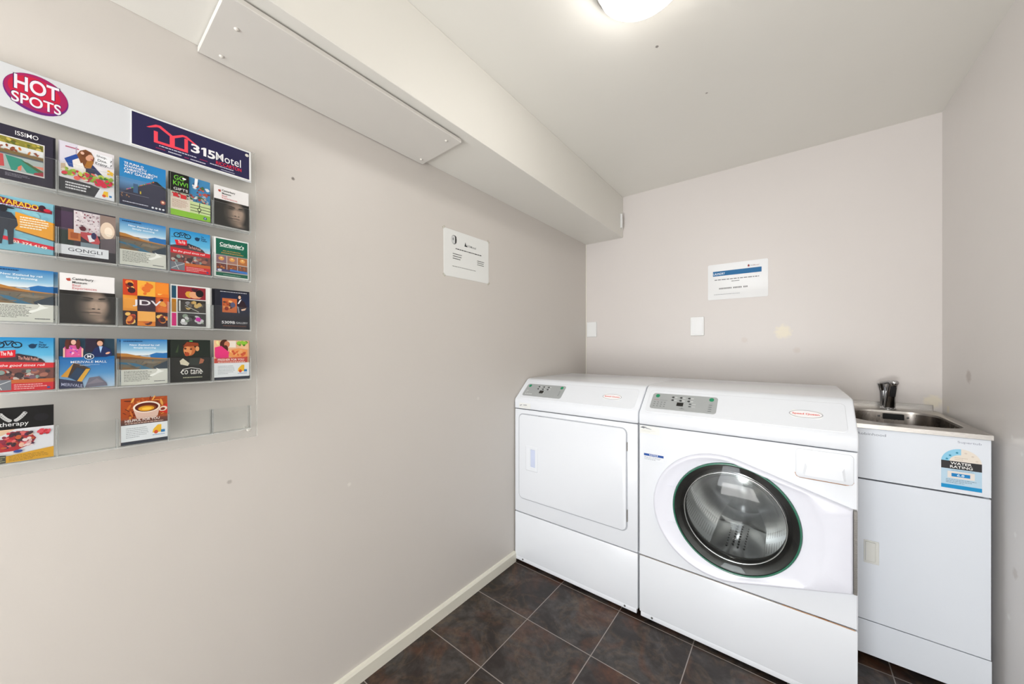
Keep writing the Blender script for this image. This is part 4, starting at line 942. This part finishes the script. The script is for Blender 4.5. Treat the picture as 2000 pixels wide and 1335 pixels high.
for ang in (-92, 28, 148):
    a = math.radians(ang); b = bmesh.new(); rings = []
    for (yy, k) in ((.06, .5), (.09, .9), (.34, 1.0), (.39, .7)):
        ring = []
        for (da, rr) in ((-24, .239), (-13, .205), (-6, .184), (6, .184), (13, .205), (24, .239)):
            r_ = .239 - (.239 - rr) * k; aa = a + math.radians(da)
            ring.append((r_ * math.cos(aa), yy, r_ * math.sin(aa)))
        rings.append(ring)
    q = MB(); q.loft(rings, cap0=True, cap1=True); 
    for row_, (da, rr) in enumerate(((-9, .1965), (-3, .1855), (3, .1855), (9, .1965))):
        for kk in range(9):
            aa = a + math.radians(da); yy = .105 + .026 * kk + (.013 if row_ % 2 else 0); nx_, nz_ = math.cos(aa), math.sin(aa)
            q.cyl((rr * nx_, yy, rr * nz_), ((rr - .0032) * nx_, yy, (rr - .0032) * nz_), .0042, n=10, mi=1)
    bf = q.build('baffle', [M['drum_plain'], M['dark']], dm, auto=50)
b = mb(); b.box(1.3885, 1.3975, YF - .015, YF + .001, .408, .678, bevel=.001, seg=1)
for i in range(44): b.box(1.3890, 1.3972, YF - .0165, YF - .0145, .411 + i * .0060, .4145 + i * .0060)
b.build('hinge', M['hinge'], ws)
# dispenser drawer
dp = rr_plate(mb, 1.243, 1.3905, .7535, .8530, .012, YF + .001, YF - .005, .003).build('dispenser_drawer', M['enamel'], ws, auto=40)
hb = mb(); o1 = [(1.262, .765), (1.372, .765), (1.368, .806), (1.268, .806)]
hb.loft([[(p[0], YF - .0052, p[1]) for p in o1], [(p[0] + (.006 if p[0] < 1.3 else -.006), YF - .0095, p[1] + (.0 if p[1] < .8 else -.010)) for p in o1]], cap0=True, cap1=True); hb.build('pull', M['enamel'], dp)
A = Art(.150, .02)
A.line([(0.0, .9), (.03, .30), (.08, .14), (.5, .10), (.90, .10), (.97, .3), (1, .7)], .012, '#b27c50').line([(.08, .10), (.30, .06), (.88, .05)], .006, '#6e5340'); sticker(A, ws, 'rust_line', 1.241, .7500, YF - .0006)
A = Art(.70, .01)
A.line([(.0, .5), (.3, .5), (.6, .45), (.99, .45)], .0022, '#9a8468').line([(.72, .55), (.80, .45), (.85, .55), (.99, .40)], .0042, '#b88a62').line([(.86, .6), (.885, .7), (.90, .5)], .004, '#8a5a38'); sticker(A, ws, 'seam_rust', WX0 + .001, .2815, YF - .0005)
slope_plate(mb, ws, 'fascia', WX0 + .022, 1.379, .006, SLEN - .004, .014, .0018, M['enamel'])
panel_print(mb, ws, .738, .995, .026, .118, True)
badge(mb, ws, 1.272, .070)
A = Art(.084, .034); A.rect(0, 0, 1, 1, '#e4e6e4').poly([(.02, .72), (.16, .90), (.36, .84), (.22, .64)], '#6c6f74').poly([(.24, .84), (.50, .70), (.62, .62), (.56, .58), (.30, .66)], '#9a9da2').para(.10, .20, .85, .50, 2, '#d9d9cf', 211, .4); sticker(A, ws, 'dealer_label', WX0 + .003, .8265, YF - .0006)
A = Art(.082, .030); A.rect(0, 0, 1, 1, '#e4e8ee').rect(0, .62, 1, .95, '#1f4f9c').text('NOTICE', .28, .68, .72, .90, '#f0f4fa', 1).para(.02, .05, .98, .55, 3, '#9aa0aa', 212, .4); sticker(A, ws, 'notice_label', .722, .712, YF - .0006)

# ------------------------------------------------------------------ laundry tub
CX0, CX1, CYF = 1.408, 1.7565, -.582
tb = thing('laundry_tub', ((CX0 + CX1) / 2, -.30, 0), 'narrow white laundry tub cabinet with stainless sink, right of the washing machine', 'laundry tub')
def tbm(): return MB(off=tb.location)
b = tbm(); b.box(CX0, CX0 + .012, CYF + .018, -.004, .028, .888); b.box(CX1 - .012, CX1, CYF + .018, -.004, .0, .888); b.box(CX0, CX1, -.016, -.004, .028, .888); b.box(CX0, CX1, CYF + .018, -.004, .158, .168)
b.build('carcass', M['cab_white'], tb)
b = tbm(); b.box(CX0, CX1, CYF, CYF + .018, .7005, .8935, bevel=.0015); front = b.build('front_panel', M['cab_white'], tb)
b = tbm(); b.box(CX0 + .001, CX1 - .0005, CYF, CYF + .018, .1595, .6955, bevel=.0015); tdoor = b.build('door', M['cab_white'], tb)
b = tbm(); b.box(CX0, CX1 + .001, CYF, CYF + .016, .028, .1565, bevel=.0012); b.build('kickboard', M['cab_white'], tb)
b = tbm(); b.box(1.452, 1.494, CYF - .0035, CYF + .001, .379, .466, bevel=.002); hnd = b.build('handle', M['handle_plastic'], tdoor)
b = tbm(); b.box(1.456, 1.484, CYF - .010, CYF - .003, .388, .462, bevel=.003); b.build('handle_flap', M['handle_plastic'], hnd)
b = tbm(); b.box(1.408, 1.420, -.50, -.48, 0, .03); b.build('foot', M['dark'], tb)
A = Art(.10, .012); A.text('Robinhood', .22, .15, 1, .95, '#8a8f98', .2).ell(.08, .5, .05, .42, '#8a8f98').ell(.08, .5, .03, .22, '#dfe4ea')
A.build('maker_name', front, Vector((1.412, CYF - .0003, .866)) - tb.location, (1, 0, 0), (0, 0, 1))
A = Art(.052, .011); A.text('Supertub', 0, .1, 1, 1, '#9a9fae', .2)
A.build('model_name', front, Vector((1.684, CYF - .0003, .870)) - tb.location, (1, 0, 0), (0, 0, 1))
# water rating label
lw_, lh_ = .0895, .1385
A = Art(lw_, lh_)
arc = [(0, .66)] + [(.5 - .5 * math.cos(math.pi * i / 24), .66 + .34 * math.sin(math.pi * i / 24)) for i in range(25)] + [(1, .66)]
A.rect(0, 0, 1, .67, '#b9d3e4').poly(arc[1:-1], '#e6dccf')
a1 = [(.5 - .5 * math.cos(math.pi * i / 24), .66 + .34 * math.sin(math.pi * i / 24)) for i in range(0, 13)] + [(.5 - .30 * math.cos(math.pi * i / 24), .66 + .19 * math.sin(math.pi * i / 24)) for i in range(12, -1, -1)]
A.poly(a1, '#8fcbe6')
for (sx_, sy_) in ((.145, .73), (.225, .82), (.40, .90)):
    st = []
    for i in range(10):
        rr = .050 if i % 2 == 0 else .022; aa = math.radians(90 + 36 * i); st.append((sx_ + rr * math.cos(aa), sy_ + rr * math.sin(aa) * lw_ / lh_))
    A.poly(st, '#1a80a0')
for i in range(3):
    aa = math.radians(118 + -28 * (i + 1.6)); sx_, sy_ = .5 + .40 * math.cos(aa), .66 + .26 * math.sin(aa)
    A.ell(sx_, sy_, .035, .02, '#d6c8bb')
A.para(.34, .72, .70, .80, 2, '#c8b8a8', 301, .35)
A.rect(0, .49, 1, .685, '#2c2a2c').text('WATER', .235, .60, .76, .665, '#eceae6', 1.8).text('RATING', .225, .515, .78, .580, '#eceae6', 1.8)
A.rect(.16, .26, .83, .43, '#e4dcd4').rect(.26, .30, .72, .385, '#1480c0').text('6.8', .40, .315, .58, .372, '#d8f0fa', 1.5).para(.12, .13, .88, .245, 3, '#7a90a0', 302, .35).para(.25, .44, .80, .475, 1, '#8aa8ba', 303, .4, 1).rect(0, .0, 1, .095, '#1690c8')
A.build('water_rating_label', front, Vector((1.647, CYF - .0003, .7145)) - tb.location, (1, 0, 0), (0, 0, 1))['label'] = 'blue and black WATER RATING label'
# stainless top with bowl
TX0, TX1, TYF, TZ = 1.405, 1.7595, -.588, .912
bo = rrect(1.442, 1.732, -.515, -.112, .085, 10)
nb = len(bo)
cB = (1.587, -.3135)
outr = []
for p in bo:
    a = math.atan2(p[1] - cB[1], p[0] - cB[0]); dx, dy = math.cos(a), math.sin(a)
    tx = ((TX1 - cB[0]) if dx > 0 else (TX0 - cB[0])) / dx if abs(dx) > 1e-9 else 1e9; ty = ((-.004 - cB[1]) if dy > 0 else (TYF - cB[1])) / dy if abs(dy) > 1e-9 else 1e9
    q = min(tx, ty); outr.append([cB[0] + dx * q, cB[1] + dy * q])
for (cx_, cy_) in ((TX0, TYF), (TX1, TYF), (TX1, -.004), (TX0, -.004)):
    k = min(range(nb), key=lambda i: (outr[i][0] - cx_) ** 2 + (outr[i][1] - cy_) ** 2); outr[k] = [cx_, cy_]
def scl(P, f): return [(cB[0] + (p[0] - cB[0]) * f, cB[1] + (p[1] - cB[1]) * f) for p in P]
def lv(P, z): return [(p[0], p[1], z) for p in P]
b = tbm(); b.loft([lv(outr, .8945), lv(outr, TZ - .0015), lv(scl(outr, .994), TZ), lv(scl(bo, 1.03), TZ), lv(bo, TZ - .002), lv(scl(bo, .992), TZ - .010)]); top = b.build('sink_top', M['steel'], tb, auto=30)
b = tbm(); b.loft([lv(scl(bo, .992), TZ - .010), lv(scl(bo, .975), TZ - .06), lv(scl(bo, .955), TZ - .15), lv(scl(bo, .92), TZ - .195), lv(scl(bo, .82), TZ - .215), lv(scl(bo, .10), TZ - .222)], cap1=True); bowl = b.build('bowl', M['bowl'], top, smooth=True)
# overflow grille on the far bowl wall
b = tbm(); b.box(1.572, 1.640, -.1245, -.1170, .872, .898, bevel=.001, seg=1); ov = b.build('overflow_grille', M['dark'], bowl)
for x_ in (1.560, 1.652):
    b = tbm(); b.lathe([(.004, 0), (.003, -.002), (.0002, -.0025)], (x_, -.1190, .884), 'Y', 12, cap1=True); b.build('screw', M['screw'], bowl)
b = tbm(); b.box(1.408, 1.752, -.006, -.0015, .905, .938, bevel=.0015); b.build('upstand', M['steel'], top)
# ------------------------------------------------------------------ tap
TZ += .0006
tp = thing('tap', (1.598, -.062, TZ), 'small chrome mixer tap standing at the back of the sink', 'tap')
def tm(): return MB(off=tp.location)
b = tm(); b.lathe([(.027, 0), (.027, .004), (.022, .009), (.020, .014)], tp.location, 'Z', 32, cap0=True, cap1=True); b.build('base', M['chrome'], tp, auto=40)
b = tm()
def sec(cx, cy, z, hx_, hy_): return [(cx + p[0], cy + p[1], z) for p in rrect(-hx_, hx_, -hy_, hy_, min(hx_, hy_) * .45, 4)]
b.loft([sec(1.600, -.068, TZ + .010, .020, .018), sec(1.602, -.072, TZ + .05, .0175, .017), sec(1.606, -.084, TZ + .10, .0165, .018), sec(1.608, -.094, TZ + .122, .0155, .017)], cap0=True, cap1=True); b.build('body', M['chrome'], tp, auto=50)
b = tm(); b.loft([sec(1.606, -.0995, TZ + .062, .0095, .004), sec(1.609, -.1085, TZ + .106, .0095, .004)], cap0=True, cap1=True); b.build('spout_recess', M['dark'], tp)
b = tm(); b.lathe([(.0004, -.013), (.008, -.0115), (.0145, -.006), (.0165, .001), (.015, .008), (.009, .0135), (.0004, .0150)], (1.611, -.104, TZ + .126), 'Z', 28, cap0=True, cap1=True); b.build('spout_knob', M['chrome'], tp, smooth=True)
b = tm(); b.cyl((1.585, -.052, TZ + .008), (1.582, -.055, TZ + .088), .0115, .0125); b.cyl((1.582, -.055, TZ + .088), (1.575, -.060, TZ + .122), .0135, .0150); b.build('mixer_stem', M['chrome'], tp, auto=50)
b = tm(); b.cyl((1.574, -.060, TZ + .120), (1.600, -.080, TZ + .130), .0085, .007); b.build('lever', M['chrome'], tp, auto=50)
